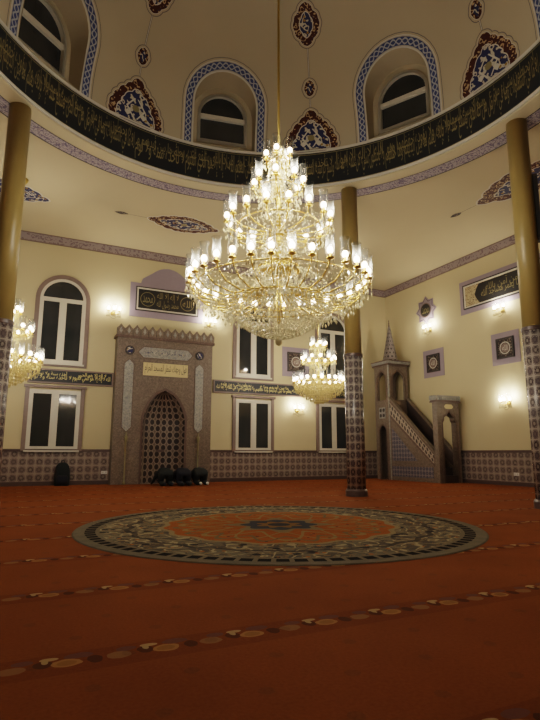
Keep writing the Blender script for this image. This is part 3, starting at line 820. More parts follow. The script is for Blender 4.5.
# lavender panel with framed black calligraphy above the mihrab
t = thing('calligraphy_panel', 'framed black calligraphy panel on lavender ground above the mihrab', 'calligraphy panel', (1.14, YB - .01, 5.43))
mp = back(0.)
og = [(-.14, 5.44), (-.14, 6.62), (.20, 6.62)]
for i in range(9):
    q = i / 8; og.append((.20 + .14 * min(1, q * 3) + .80 * max(0, q - .12) ** .9 * 1.0, 6.62 + .62 * sin(q * pi / 2) ** .8))
og = og[:-1] + [(1.14, 7.26)]
og = og + [(2.28 - x, z) for x, z in og[::-1][1:]]
mb = MB(); mb.prism(og, [], .012, 0, mp); mb.build('lavender_ground', 'lav', t)
mb = MB(); mb.frame(.05, 2.23, 5.66, 6.49, .035, YB - .05, YB - .012, 0); mb.frame(.085, 2.195, 5.695, 6.455, .045, YB - .056, YB - .012, 1); mb.build('frame', ['dark', 'white'], t)
mb = MB(); mb.box(.13, 2.15, YB - .03, YB - .012, 5.74, 6.41); o = mb.build('black_panel', 'black', t)
mb = MB()
for cx in (.45, 1.83):
    mb.strip(circ(cx, 6.075, .23, 24), circ(cx, 6.075, .25, 24), back(.033), 0, closed=True)
    put_text(mb, 'الله' if cx > 1 else 'محمد', cx - .17, cx + .17, 5.95, 6.2, back(.033), 0)
put_text(mb, 'لا إله إلا الله', .76, 1.52, 6.05, 6.36, back(.033), 0); put_text(mb, 'محمد رسول الله', .76, 1.52, 5.79, 6.08, back(.033), 0)
mb.build('gold_lettering', 'goldleaf', o)

# square framed plaques
def square_plaque(mp, c, z, label, wid=1.06, inner=.66):
    P = mp(c, z, 0)
    t = thing('square_plaque', label, 'wall plaque', (P[0], P[1], z - wid / 2), 'square plaques on lavender grounds')
    h = wid / 2; k = inner / 2
    mb = MB(); mb.prism(rect(c - h, c + h, z - h * .97, z + h * .97), [], .012, 0, mp); mb.build('lavender_ground', 'lav', t)
    mb = MB(); mb.prism(rect(c - k, c + k, z - k, z + k), [rect(c - k + .05, c + k - .05, z - k + .05, z + k - .05)], .05, .012, mp, 0); mb.build('frame', 'dark', t)
    mb = MB(); mb.prism(rect(c - k + .05, c + k - .05, z - k + .05, z + k - .05), [], .03, .012, mp, 0)
    mb.strip(circ(c, z, .17, 20), circ(c, z, .2, 20), mp, .034, 1, closed=True); mb.prism(circ(c, z, .15, 20), [], .034, .03, mp, 2)
    k_ = .10 if abs(P[1] - YB) < .1 else -.10
    put_text(mb, 'الله', c - k_, c + k_, z - .08, z + .09, mp, .037, 1)
    mb.build('plaque', ['plaque', 'stripe', 'mauve'], t)
square_plaque(back(0.), 6.15, 4.36, 'square framed plaque on the mihrab wall, partly behind the right chandelier', 1.16, .74)
rmap = lambda u, v, w: (XR - w, u, v)
square_plaque(rmap, 8.06, 4.25, 'square framed plaque on right wall directly above the pulpit gate')
square_plaque(rmap, 4.87, 4.25, 'square framed plaque on right wall under the wide calligraphy panel')

# star roundel
t = thing('star_plaque', 'eight-pointed lavender star with black calligraphy roundel on right wall', 'wall plaque', (XR, 8.31, 5.78))
c, z = 8.31, 6.32
st = []
for i in range(16):
    r = .56 if i % 2 == 0 else .42; b_ = 2 * pi * i / 16 + pi / 2; st.append((c + r * cos(b_), z + r * sin(b_)))
mb = MB(); mb.prism(st, [], .016, .003, rmap); mb.strip(grow(st, -.05), grow(st, -.075), rmap, .018, 1, closed=True); mb.build('star_ground', ['lav', 'plaque'], t)
mb = MB(); mb.prism(circ(c, z, .27, 28), [], .04, .015, rmap, 0); mb.strip(circ(c, z, .25, 28), circ(c, z, .285, 28), rmap, .043, 1, closed=True); o = mb.build('roundel', ['black', 'mauve'], t)
mb = MB(); put_text(mb, 'محمد', c + .17, c - .17, z - .13, z + .14, rmap, .045); mb.build('lettering', 'goldleaf', o)

# wide panel on the right wall
t = thing('calligraphy_panel', 'wide framed calligraphy panel with pointed black cartouche on right wall', 'calligraphy panel', (XR, 4.87, 5.68))
y0, y1, z0, z1 = 3.15, 6.60, 5.70, 6.88
mb = MB(); mb.prism(rect(y0, y1, z0, z1), [], .012, 0, rmap); mb.build('lavender_ground', 'lav', t)
mb = MB(); q0 = (y0 + .17, y1 - .17, z0 + .16, z1 - .16)
mb.prism(rect(*q0), [rect(q0[0] + .04, q0[1] - .04, q0[2] + .04, q0[3] - .04)], .05, .012, rmap, 0)
q1 = (q0[0] + .04, q0[1] - .04, q0[2] + .04, q0[3] - .04)
mb.prism(rect(*q1), [rect(q1[0] + .04, q1[1] - .04, q1[2] + .04, q1[3] - .04)], .045, .012, rmap, 1); mb.build('frame', ['dark', 'white'], t)
q2 = (q1[0] + .04, q1[1] - .04, q1[2] + .04, q1[3] - .04)
mb = MB(); mb.prism(rect(*q2), [], .025, .012, rmap, 0)
cz = (q2[2] + q2[3]) / 2; hh = (q2[3] - q2[2]) / 2
cart = [(q2[1] - .42, cz), (q2[1] - .50, cz + hh * .5), (q2[1] - .62, cz + hh * .95), (q2[0] + .62, cz + hh * .95), (q2[0] + .50, cz + hh * .5), (q2[0] + .42, cz), (q2[0] + .50, cz - hh * .5), (q2[0] + .62, cz - hh * .95), (q2[1] - .62, cz - hh * .95), (q2[1] - .50, cz - hh * .5)]
mb.prism(cart, [], .03, .025, rmap, 1); o = mb.build('panel', ['ivoryscroll', 'black'], t)
rtxt = lambda u, v, w: (XR - .034 - w, y0 + y1 - u, v)
mb = MB(); put_text(mb, 'إنما يعمر مساجد الله', q2[0] + .7, q2[1] - .6, cz - hh * .7, cz + hh * .2, rtxt, 0); put_text(mb, 'من آمن بالله', q2[0] + .9, q2[1] - .8, cz - .05, cz + hh * .8, rtxt, .001)
mb.build('gold_lettering', 'goldleaf', o)

# ================================================================== MINBAR (pulpit)
XM0, XM1 = 9.42, 10.36
YT0, YT1 = 9.38, 10.24      # tower
YP0, YP1 = 6.88, 7.10       # gate
t = thing('minbar', 'mauve tiled stepped pulpit with gate and pointed spire in the corner', 'minbar', ((XM0 + XM1) / 2, 8.5, 0))
TW = .09
# side walls of the flight: triangular, each with its balustrade
def flank(x0, x1, far=False):
    sm = lambda u, v, w: (x0 + w, u, v)
    z_t, z_b = 3.02, .98
    zr = lambda y, base: base + (z_t - z_b) * (y - YP1) / (YT0 - YP1)
    mb = MB(); mb.prism([(YP1, 0), (YP1, .50), (YT0, 2.30), (YT0, 0)], [], 0, x1 - x0, sm, 0); o = mb.build('flight_side', 'faience', t)
    f = MB(); f.prism([(YP1 + .10, .14), (YP1 + .10, .50), (YT0 - .06, .50), (YT0 - .06, .14)], [], -.012, 0, sm, 0); f.build('frieze', 'bluehex', o)
    f = MB(); f.prism([(7.95, .70), (YT0 - .1, .70), (YT0 - .1, 1.90)], [], -.012, 0, sm, 0); f.build('tile_triangle', 'bluehex', o)
    b = MB(); b.prism([(YP1, .50), (YP1, .98), (YT0, 3.02), (YT0, 2.30)], [], 0, x1 - x0, sm, 0)
    n = 12
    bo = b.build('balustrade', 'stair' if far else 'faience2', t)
    l = MB(); lam = lambda y, k: (.50 + (2.30 - .50) * (y - YP1) / (YT0 - YP1)) * (1 - k) + (.98 + (3.02 - .98) * (y - YP1) / (YT0 - YP1)) * k
    for w0 in (() if far else (-.012, x1 - x0)):
        v = [(YP1 + .04, lam(YP1 + .04, .18)), (YP1 + .04, lam(YP1 + .04, .80)), (YT0 - .02, lam(YT0 - .02, .80)), (YT0 - .02, lam(YT0 - .02, .18))]
        bb = len(l.v)
        pts = [sm(p[0], p[1], w0) for p in v] + [sm(p[0], p[1], w0 + .012) for p in v]
        l.v += pts; LL = hypot(YT0 - YP1, 2.0)
        l.face((bb, bb + 1, bb + 2, bb + 3), 0, [(0, 0), (0, .34), (LL, .34), (LL, 0)])
        l.face((bb + 4, bb + 5, bb + 6, bb + 7), 0, [(0, 0), (0, .34), (LL, .34), (LL, 0)])
    if not far: l.build('lattice_panel', 'railtile', bo, fix=False)
    r = MB(); r.prism([(YP1, .96), (YP1, 1.03), (YT0, 3.07), (YT0, 3.00)], [], -.03, x1 - x0 + .03, sm, 0); r.build('handrail', 'faience', bo)
flank(XM0, XM0 + TW); flank(XM1 - TW, XM1, True)
mb = MB(); ns = 9
for i in range(ns):
    y0_ = YP1 - .2 + (YT0 + .3 - YP1 + .2) * i / ns; mb.box(XM0 + TW, XM1 - TW, y0_, YT0 + .35, 2.1 * i / ns, 2.1 * (i + 1) / ns)
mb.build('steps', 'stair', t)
# tower
mb = MB(); zf = 2.30
sm = lambda u, v, w: (XM0 + w, u, v)
dooro = arch(9.81, .22, .001, 1.72, .35, 14, 2.02)
win1 = arch(9.81, .26, 2.98, 3.72, .35, 14, 4.08)
win2 = arch((XM0 + XM1) / 2, .30, 2.98, 3.72, .35, 14, 4.08)
outer = lambda a0, a1: [(a0, 0), (a0, 4.30), (a1, 4.30), (a1, 0)]
for x0 in (XM0, XM1 - TW):
    mb.prism(outer(YT0, YT1), [dooro, win1], x0, x0 + TW, lambda u, v, w: (w, u, v), 0)
for y_, hl in ((YT0, [win2]), (YT1 - TW, [win2])):
    mb.prism([(XM0 + TW, 2.2 if y_ == YT0 else 0), (XM0 + TW, 4.30), (XM1 - TW, 4.30), (XM1 - TW, 2.2 if y_ == YT0 else 0)], hl, y_, y_ + TW, lambda u, v, w: (u, w, v), 0)
mb.box(XM0 + TW, XM1 - TW, YT0, YT1 - TW, 2.05, 2.15)
mb.build('tower', 'faience', t)
mb = MB()
for sx in (XM0 - .012, XM0 - .012):
    mb.prism(rect(9.62, 10.0, 2.28, 2.70), [], sx, XM0, lambda u, v, w: (w, u, v), 0); break
for cy in (9.72, 9.90):
    for cz_ in (2.39, 2.59): mb.prism(circ(cy, cz_, .07, 12), [], XM0 - .016, XM0 - .012, lambda u, v, w: (w, u, v), 1)
mb.build('quatrefoil_panel', ['cartouche', 'dark'], t)
for ol, hl_, mpw in ((win1, arch(9.81, .31, 2.93, 3.72, .35, 14, 4.15), lambda u, v, w: (XM0 - .012, u, v)), (win2, arch((XM0 + XM1) / 2, .35, 2.93, 3.72, .35, 14, 4.15), lambda u, v, w: (u, YT0 - .012, v)),
                    (dooro, arch(9.81, .26, .0, 1.72, .35, 14, 2.09), lambda u, v, w: (XM0 - .012, u, v))):
    mb = MB(); mb.strip(ol, hl_, mpw, 0); mb.build('arch_moulding', 'faience2', t, fix=False)
mb = MB(); mb.box(XM0 - .02, XM0 + .03, YT0 - .02, YT0 + .03, 0, 4.30); mb.build('corner_shaft', 'cartouche', t)
mb = MB(); mb.box(XM0 - .06, XM1 + .06, YT0 - .06, YT1 + .06, 4.30, 4.36, 0); mb.box(XM0 - .09, XM1 + .09, YT0 - .09, YT1 + .09, 4.46, 4.50, 0)
mb.box(XM0 - .04, XM1 + .04, YT0 - .04, YT1 + .04, 4.36, 4.46, 0)
for i in range(13):
    f_ = (i + .5) / 13
    x_ = XM0 - .08 + (XM1 - XM0 + .16) * f_; mb.box(x_ - .025, x_ + .025, YT0 - .085, YT0 - .04, 4.36, 4.46, 1)
    y_ = YT0 - .08 + (YT1 - YT0 + .16) * f_; mb.box(XM0 - .085, XM0 - .04, y_ - .025, y_ + .025, 4.36, 4.46, 1)
mb.build('tower_cresting', ['faience2', 'cartouche'], t)
cx_, cy_ = (XM0 + XM1) / 2, (YT0 + YT1) / 2
mb = MB(); mb.lathe([(.34, 4.50), (.34, 4.58), (.29, 4.60), (.25, 4.80), (.135, 5.42), (.05, 5.90), (.03, 5.95)], 8, (cx_, cy_, 0), sm=False, uvr=.255); mb.build('spire', 'spiretile', t)
mb = MB(); mb.lathe([(.02, 5.93), (.045, 5.98), (.02, 6.02), (.035, 6.07), (.015, 6.10), (.02, 6.16), (.002, 6.24)], 8, (cx_, cy_, 0)); mb.build('finial', 'faience2', t)
# gate
gx0, gx1 = 9.63, 10.22; gc = (gx0 + gx1) / 2; mb = MB()
gate = [(gx0, .001), (gx0, 1.98), (gx0 + .06, 2.06), (gx0 + .07, 2.16), (gx0 + .17, 2.22), (gc, 2.36), (gx1 - .17, 2.22), (gx1 - .07, 2.16), (gx1 - .06, 2.06), (gx1, 1.98), (gx1, .001)]
mb.prism([(XM0 - .02, 0), (XM0 - .02, 2.66), (XM1 + .02, 2.66), (XM1 + .02, 0)], [gate], YP0, YP1, lambda u, v, w: (u, w, v), 0); mb.build('gate', 'faience', t)
mb = MB(); mb.strip(gate, [(gc + (x - gc) * 1.18, z + (.06 if z > 1.9 else 0)) for x, z in gate], lambda u, v, w: (u, YP0 - .012, v), 0); mb.build('gate_moulding', 'faience2', t, fix=False)
mb = MB(); sh = capsule(gc - .2, gc + .2, 2.45, 2.60); mb.prism(sh, [], YP0 - .015, YP0, lambda u, v, w: (u, w, v)); mb.build('gate_cartouche', 'ivory', t)
mb = MB(); mb.box(XM0 - .07, XM1 + .07, YP0 - .06, YP1 + .06, 2.66, 2.71); mb.box(XM0 - .05, XM1 + .05, YP0 - .04, YP1 + .04, 2.71, 2.78)
for i in range(11):
    x_ = XM0 - .05 + (XM1 - XM0 + .1) * (i + .5) / 11
    mb.prism([(x_ - .035, 2.74), (x_ - .035, 2.86), (x_, 2.90), (x_ + .035, 2.86), (x_ + .035, 2.74)], [], YP0 - .08, YP0 - .03, lambda u, v, w: (u, w, v), 1)
for i in range(4):
    y_ = YP0 - .03 + (YP1 - YP0 + .1) * (i + .5) / 4; mb.prism([(y_ - .035, 2.74), (y_ - .035, 2.86), (y_, 2.90), (y_ + .035, 2.86), (y_ + .035, 2.74)], [], XM0 - .08, XM0 - .04, lambda u, v, w: (w, u, v), 1)
mb.build('gate_cresting', ['faience2', 'cartouche'], t)

# ================================================================== CHANDELIERS
LIGHTS = []
def bead(mb, p, r, k=1.6, m=0): mb.octa(p, r, r * k, m)
def make_chandelier(label, tiers, zbot, ztop, zceil, bowl_r, big=True, group=None):
    """local coordinates: axis at x=y=0, heights absolute above the floor. tiers: (R, z bulb, count, phase, chimney scale)"""
    t = thing('chandelier', label, 'chandelier', (0, 0, 0), group)
    R0, zm = tiers[0][0], tiers[0][1]
    # suspension
    mb = MB(); mb.tube([(0, 0, ztop), (0, 0, zceil - .05)], .018 if big else .011, 6); mb.build('suspension_rod', 'gold', t)
    mb = MB(); mb.lathe([(.012, zceil - .22), (.05, zceil - .18), (.14, zceil - .06), (.16, zceil - .005)], 16); mb.build('ceiling_rose', 'gold', t)
    # stem
    s = R0 / 1.386
    zl = zm - .18 * s
    prof = [(.012, zl - .55 * s), (.03 * s, zl - .5 * s), (.02 * s, zl - .38 * s), (.06 * s, zl - .2 * s), (.03 * s, zl), (.04 * s, zm + .12 * s)]
    for R, z, n, ph, q in tiers[1:]: prof += [(.045 * s, z - .34 * s), (.11 * s, z - .26 * s), (.05 * s, z - .16 * s), (.035 * s, z - .02)]
    prof += [(.05 * s, ztop - .16), (.02 * s, ztop - .06), (.03 * s, ztop - .02), (.012, ztop)]
    mb = MB(); mb.lathe(prof, 12); mb.build('stem', 'gold', t)
    # gadrooned bowl of the crown
    mb = MB(); zb = zm + .17 * s
    pr = [(.06 * s, zb + .10 * s), (bowl_r * .7, zb + .09 * s), (bowl_r * .97, zb + .03 * s), (bowl_r, zb), (bowl_r * .96, zb - .04 * s), (bowl_r * .75, zb - .10 * s), (bowl_r * .3, zb - .13 * s), (.05 * s, zb - .13 * s)]
    mb.lathe(pr, 32, sm=True)
    for i in range(32):
        b_ = 2 * pi * i / 32; mb.ball((bowl_r * .98 * cos(b_), bowl_r * .98 * sin(b_), zb - .02 * s), .022 * s, .05 * s, 6, 4)
    mb.build('gold_bowl', 'gold', t)
    # hoops
    nh = 64
    for r_, z_ in [(R0 * .93, zm - .16 * s), (R0 * .60, zm - .40 * s)] + [(R * .8, z - .17 * s) for R, z, *_ in tiers[1:]]:
        mb = MB(); mb.tube([(r_ * cos(2 * pi * i / nh), r_ * sin(2 * pi * i / nh), z_) for i in range(nh)], .009 * s + .003, 5, closed=True)
        mb.build('hoop', 'gold', t)
    # arms with candle cup, bulb and chimney
    cup_me = bulb_me = chim_me = None
    arm_src = {}
    for ti, (R, z, n, ph, q) in enumerate(tiers):
        mb = MB(); r0 = .05 * s + .02
        if ti == 0: P = [(r0 + .12 * s, zm - .20 * s), (.42 * R, z - .34 * s), (.66 * R, z - .40 * s), (.86 * R, z - .34 * s), (.97 * R, z - .22 * s), (R, z - .10 * q)]
        else: P = [(r0, z - .26 * s), (.45 * R, z - .30 * s), (.78 * R, z - .29 * s), (.96 * R, z - .22 * s), (R, z - .10 * q)]
        mb.tube([(a_, 0, b_) for a_, b_ in P], .011 * s + .002, 6)
        arm = mb.build('arm', 'gold', t)
        mb = MB(); mb.lathe([(.008, -.14 * q), (.05 * q, -.125 * q), (.055 * q, -.11 * q), (.022 * q, -.10 * q), (.022 * q, -.05 * q)], 10, (R, 0, z)); cup = mb.build('candle_cup', 'gold', arm)
        mb = MB(); mb.ball((R, 0, z - .01), .040 * q, .050 * q, 10, 8); bulb = mb.build('bulb', 'bulb', arm)
        mb = MB(); mb.lathe([(.035 * q, -.10 * q), (.058 * q, -.06 * q), (.062 * q, .02 * q), (.052 * q, .10 * q), (.054 * q, .17 * q), (.068 * q, .21 * q), (.064 * q, .212 * q)], 12, (R, 0, z), caps=False)
        chim = mb.build('glass_chimney', 'chimney', arm)
        arm.rotation_euler[2] = ph
        for i in range(1, n):
            c = copy_tree(arm, t); c.rotation_euler[2] = ph + 2 * pi * i / n
        for i in range(n): LIGHTS.append((t, R * cos(ph + 2 * pi * i / n), R * sin(ph + 2 * pi * i / n), z, ti, i, n))
    # crystals
    rnd = random.Random(3); mb = MB()
    def drop(x, y, z, L, r=.016):
        k = max(1, int(L / .055)); zc = z
        for i in range(k):
            zc -= L / k; last = i == k - 1
            bead(mb, (x, y, zc + L / k * .4), r * (1.35 if last else .75) * rnd.uniform(.85, 1.15), 2.1 if last else 1.1)
    def strand(P0, P1, sag, n, r=.012, bow=0.):
        P0 = Vector(P0); P1 = Vector(P1)
        for i in range(n + 1):
            q = i / n; p = P0.lerp(P1, q); p.z -= sag * 4 * q * (1 - q); e = Vector((p.x, p.y, 0)); 
            if bow: p += (e.normalized() if e.length > 1e-4 else e) * bow * sin(pi * q)
            bead(mb, p, r * rnd.uniform(.8, 1.2), 1.3)
    pol = lambda r_, b_, z_: (r_ * cos(b_), r_ * sin(b_), z_)
    for ti, (R, z, n, ph, q) in enumerate(tiers):
        for i in range(n):
            b0 = ph + 2 * pi * i / n; b1 = b0 + 2 * pi / n; bm_ = (b0 + b1) / 2
            for k in range(5):
                aa = 2 * pi * k / 5; x, y, zz_ = pol(R, b0, z - .12 * q); drop(x + .05 * q * cos(aa), y + .05 * q * sin(aa), zz_, .14 * s + rnd.random() * .06 * s, .013 * max(s, .7))
            strand(pol(R, b0, z - .12 * q), pol(R, b1, z - .12 * q), .07 * s, 7, .010 * max(s, .75))
            if ti == 0: strand(pol(R * .96, b0, z - .2 * s), pol(R * .5, bm_, z - .3 * s), .04, 6, .010 * max(s, .75))
            drop(*pol(R * .93, bm_, z - .18 * s), .20 * s, .014 * max(s, .75))
    # curtains round the stem and fountain of strings from the gold bowl
    nc = 36 if big else 22
    for i in range(nc):
        b_ = 2 * pi * i / nc
        strand(pol(bowl_r * .9, b_, zm + .12 * s), pol(R0 * .62, b_, zm - .36 * s), -.06 * s, 14, .012 * max(s, .8), .10 * s)
        strand(pol(bowl_r * .5, b_, zm + .06 * s), pol(R0 * .22, b_, zm - .55 * s), 0., 12, .012 * max(s, .8))
        for rr_, z0_ in ((.14, zm + .40 * s), (.10, zm + .60 * s)):
            drop(*pol(rr_ * s * 1.2, b_, z0_ + .16 * s), (.26 + .1 * rnd.random()) * s, .014 * max(s, .8))
    for ti, (R, z, n, ph, q) in enumerate(tiers[1:]):
        kk = 18 if big else 12
        for i in range(kk):
            b_ = 2 * pi * i / kk
            strand(pol(.05 * s, b_, z + .10 * s), pol(R * .7, b_, z - .2 * s), .03, 9, .012 * max(s, .8), .03)
            drop(*pol(.10 * s, b_, z + .02), .3 * s, .014 * max(s, .8)); drop(*pol(R * .3, b_, z - .1 * s), .26 * s, .014 * max(s, .8))
    # outer fringe and lower basket
    nf = int(96 * (1 if big else .75))
    for i in range(nf):
        b_ = 2 * pi * i / nf
        drop(*pol(R0 * .93, b_, zm - .17 * s), (.22 + .10 * rnd.random()) * s, .015 * max(s, .8))
        drop(*pol(R0 * .76, b_, zm - .36 * s), (.16 + .10 * rnd.random()) * s, .015 * max(s, .8))
        drop(*pol(R0 * .58, b_, zm - .42 * s), (.18 + .08 * rnd.random()) * s, .015 * max(s, .8))
    nb = 40 if big else 28
    for i in range(nb):
        b_ = 2 * pi * i / nb
        strand(pol(R0 * .60, b_, zm - .42 * s), pol(.10 * s, b_, zbot + .12 * s), .10 * s, 16, .015 * max(s, .8), .06 * s)
        if not big:
            for k in range(9):
                q_ = k / 8; rr_ = R0 * (1.0 - .82 * q_ ** 1.8); zz_ = zm - .10 - (zm - zbot - .22) * q_
                drop(*pol(rr_, b_ + .11 * (k % 2), zz_), .16, .017)
                if k < 6: drop(*pol(rr_ * .7, b_ + .11 * (k % 2), zz_), .14, .017)
        strand(pol(R0 * .90, b_, zm - .20 * s), pol(R0 * .40, b_, zm - .50 * s), .06 * s, 12, .012 * max(s, .8))
        strand(pol(bowl_r * .9, b_, zm + .04 * s), pol(R0 * .35, b_, zm - .36 * s), .02 * s, 12, .012 * max(s, .8), .05 * s)
        drop(*pol(R0 * .40, b_, zm - .55 * s), .20 * s, .016 * max(s, .8))
        drop(*pol(R0 * .20, b_, zm - .72 * s), .18 * s, .016 * max(s, .8))
    mb.ball((0, 0, zbot + .06 * s), .06 * s, .07 * s, 8, 6)
    # canopy strings between tiers
    for (Ra, za, na, *_), (Rb, zb_, nb_, *_) in zip(tiers[:-1], tiers[1:]):
        m_ = 28 if big else 20
        for i in range(m_):
            b_ = 2 * pi * (i + .5) / m_
            top = zb_ - .22 * s
            if i % 2: drop(*pol(Rb * .82, b_, top), (.16 + .08 * rnd.random()) * s, .012 * max(s, .8))
            drop(*pol(min(Rb * .50, .22), b_, top - .02), (.34 + .12 * rnd.random()) * s, .014 * max(s, .8))
            if i % 2: strand(pol(min(Rb * .5, .26), b_, top), pol(Ra * .26 if Ra > 1 * s else Ra * .40, b_, za + .12 * s), .03, 10, .011 * max(s, .8), .03)
    o = mb.build('crystal_strands', 'crystal' if big else 'crystalgold', t, fix=False); o['kind'] = 'stuff'
    return t
big = make_chandelier('huge gold and crystal chandelier hanging under the dome centre', [(1.29, 3.46, 32, .05, 1.0), (.77, 4.40, 16, .1, 1.0), (.37, 5.02, 8, .2, 1.0), (.19, 5.46, 5, .3, .9)], 2.47, 5.62, Z2 + RI + .0, .30)
sm_t = [(.78, 3.24, 22, 0., 1.05), (.52, 3.93, 12, .1, 1.0), (.24, 4.40, 6, .2, 1.0)]
ch = make_chandelier('smaller gold crystal chandelier left of the central pillar, before the far wall', sm_t, 2.52, 4.62, ZC, .2, False)
ch['group'] = 'smaller crystal chandeliers'
ch.location = (5.20, 7.50, 0)
ch2 = copy_tree(ch); ch2.location = (-3.60, 7.30, 0); ch2['label'] = 'smaller gold crystal chandelier half hidden behind the left pillar'
for o in list(ch2.children_recursive): pass

def lamp(name, loc, power, radius=.02, color=(1, .95, .85)):
    l = bpy.data.lights.new(name, 'POINT'); l.energy = power; l.shadow_soft_size = radius; l.color = color
    o = bpy.data.objects.new(name, l); COL.objects.link(o); o.location = loc; return o
K_BIG, K_SMALL = 13.5, 9.
for th_, x, y, z, ti, i, n in LIGHTS:
    if th_ is big:
        if ti == 0 and i % 2 == 0: lamp('bulb_light', (x, y, z + .085), K_BIG * 2)
        elif ti == 1 and i % 2 == 0: lamp('bulb_light', (x, y, z + .085), K_BIG * 2)
        elif ti == 2 and i % 2 == 0: lamp('bulb_light', (x, y, z + .085), K_BIG * 2)
        elif ti == 3 and i == 0: lamp('bulb_light', (x, y, z + .085), K_BIG * 5)
    else:
        if i % 3 == 0:
            for c in (ch, ch2): lamp('bulb_light', (c.location.x + x, c.location.y + y, z + .07), K_SMALL * 3)

# ================================================================== WALL SCONCES
def make_sconce():
    t = thing('wall_sconce', 'crystal wall sconce', 'wall lamp', (0, 0, 0), 'crystal wall sconces')
    # local: wall at y=0, room toward -y, origin at the middle of the backplate
    mb = MB(); mb.lathe([(.075, 0), (.07, .02), (.03, .035), (.015, .05)], 14)
    mb.v = [(x, -z, y) for x, y, z in mb.v]; mb.build('backplate', 'gold', t)
    for sx in (-1, 0, 1):
        q = sx * .17; dp = .22 if sx == 0 else .17
        mb = MB(); mb.tube([(0, -.03, 0), (q * .5, -dp * .6, -.06), (q, -dp, -.03), (q, -dp, .04)], .009, 6); arm = mb.build('arm', 'gold', t)
        mb = MB(); mb.lathe([(.01, .03), (.045, .045), (.05, .06), (.02, .065)], 10, (q, -dp, 0)); mb.build('candle_cup', 'gold', arm)
        mb = MB(); mb.ball((q, -dp, .12), .052, .066, 10, 8); mb.build('bulb', 'bulb', arm)
        mb = MB(); mb.lathe([(.04, .06), (.06, .10), (.062, .16), (.05, .22), (.064, .27)], 12, (q, -dp, 0), caps=False); mb.build('glass_chimney', 'chimney', arm)
    mb = MB()
    for sx in (-1, 0, 1):
        q = sx * .17; dp = .22 if sx == 0 else .17
        for k in range(7):
            b_ = 2 * pi * k / 7
            for j in range(4): bead(mb, (q + .05 * cos(b_), -dp + .05 * sin(b_), .02 - .05 * j), .013 * (1.4 if j == 3 else .8), 1.8)
    for k in range(14):
        f_ = k / 13 * 2 - 1; bead(mb, (f_ * .17, -.2, -.05 - .08 * (1 - f_ * f_)), .014, 1.4); bead(mb, (f_ * .1, -.14, -.14 - .06 * (1 - f_ * f_)), .014, 1.6)
    o = mb.build('crystal_drops', 'crystal', t, fix=False); o['kind'] = 'stuff'
    return t
sc0 = make_sconce()
SCON = [((-.66, YB, 5.46), 0, 'lit crystal wall sconce at the left of the calligraphy panel over the mihrab'),
        ((2.66, YB, 5.42), 0, 'lit crystal wall sconce at right of the panel over the mihrab'),
        ((6.18, YB, 2.52), 0, 'lit crystal wall sconce below the square plaque on the mihrab wall'),
        ((XR, 8.14, 5.52), -pi / 2, 'lit crystal wall sconce just below the star on the right wall'),
        ((XR, 4.87, 5.46), -pi / 2, 'lit crystal wall sconce just below the wide calligraphy panel'),
        ((XR, 4.90, 2.50), -pi / 2, 'lit crystal wall sconce low on the right wall near the right pillar')]
for i, (p, rz, lab) in enumerate(SCON):
    o = sc0 if i == 0 else copy_tree(sc0)
    o.location = p; o.rotation_euler = (0, 0, rz); o['label'] = lab
    n_ = Vector((-sin(-rz) * 0, -1, 0)) if rz == 0 else Vector((-1, 0, 0))
    for s_ in (-1, 1):
        off = Vector((s_ * .17, 0, 0)) if rz == 0 else Vector((0, s_ * .17, 0))
        lamp('sconce_light', Vector(p) + n_ * .17 + off + Vector((0, 0, .225)), 32., .03, (1, .93, .80))

# ================================================================== FLOOR THINGS
mb = MB(); mb.lathe([(.001, .010), (2.60, .010), (2.615, .002)], 96, caps=False, sm=False)
o = tag(mb.build('round_medallion_rug', 'medallion', fix=False), 'large round floral medallion with black dashed ring in the orange carpet', 'carpet medallion')

# power sockets in the wainscot
for p, rz, lab in (((-.66, YB - .03, .36), 0, 'small white power socket low beside left edge of the mihrab'), ((XR - .03, 4.80, .35), -pi / 2, 'small white power socket on the tiled base of the right wall')):
    t = thing('power_socket', lab, 'socket', p, 'power sockets in the tiled wainscot', rz)
    mb = MB(); mb.box(-.09, .09, -.014, 0, -.045, .045); q = mb.build('faceplate', 'socket'); q.parent = t
    for x in (-.045, .045):
        mb = MB(); mb.lathe([(.026, 0), (.026, .004)], 14, (x, 0, 0))
        mb.v = [(x_, -.014 - z, y) for x_, y, z in mb.v]; q = mb.build('outlet', 'stripe'); q.parent = t

# dark backpack against the wainscot
t = thing('backpack', 'black rounded backpack standing on the carpet under the lower left window', 'bag', (-1.90, 10.46, 0))
mb = MB(); body = []
def rr(w, d, n=6, k=.35):
    out = []
    for i in range(24):
        b_ = 2 * pi * i / 24; c_, s_ = cos(b_), sin(b_); e = .55
        out.append((w * math.copysign(abs(c_) ** e, c_), d * math.copysign(abs(s_) ** e, s_)))
    return out
prof = [(0, .19, .13), (.03, .215, .15), (.2, .22, .155), (.42, .21, .14), (.56, .18, .12), (.64, .13, .09), (.675, .06, .04)]
for z, w, d_ in prof: mb.v += [(-1.90 + x, 10.46 + y, z) for x, y in rr(w, d_)]
for j in range(len(prof) - 1):
    for i in range(24): i2 = (i + 1) % 24; mb.face((j * 24 + i, j * 24 + i2, (j + 1) * 24 + i2, (j + 1) * 24 + i), 0, None, True)
mb.face(range(24)); mb.face([6 * 24 + i for i in range(24)]); mb.build('bag_body', 'cloth', t)
mb = MB(); b0 = 0
for z, w, d_ in ((.06, .13, .03), (.08, .15, .05), (.26, .15, .05), (.30, .12, .02)): mb.v += [(-1.90 + x, 10.30 + y, z) for x, y in rr(w, d_)]
for j in range(3):
    for i in range(24): i2 = (i + 1) % 24; mb.face((j * 24 + i, j * 24 + i2, (j + 1) * 24 + i2, (j + 1) * 24 + i), 0, None, True)
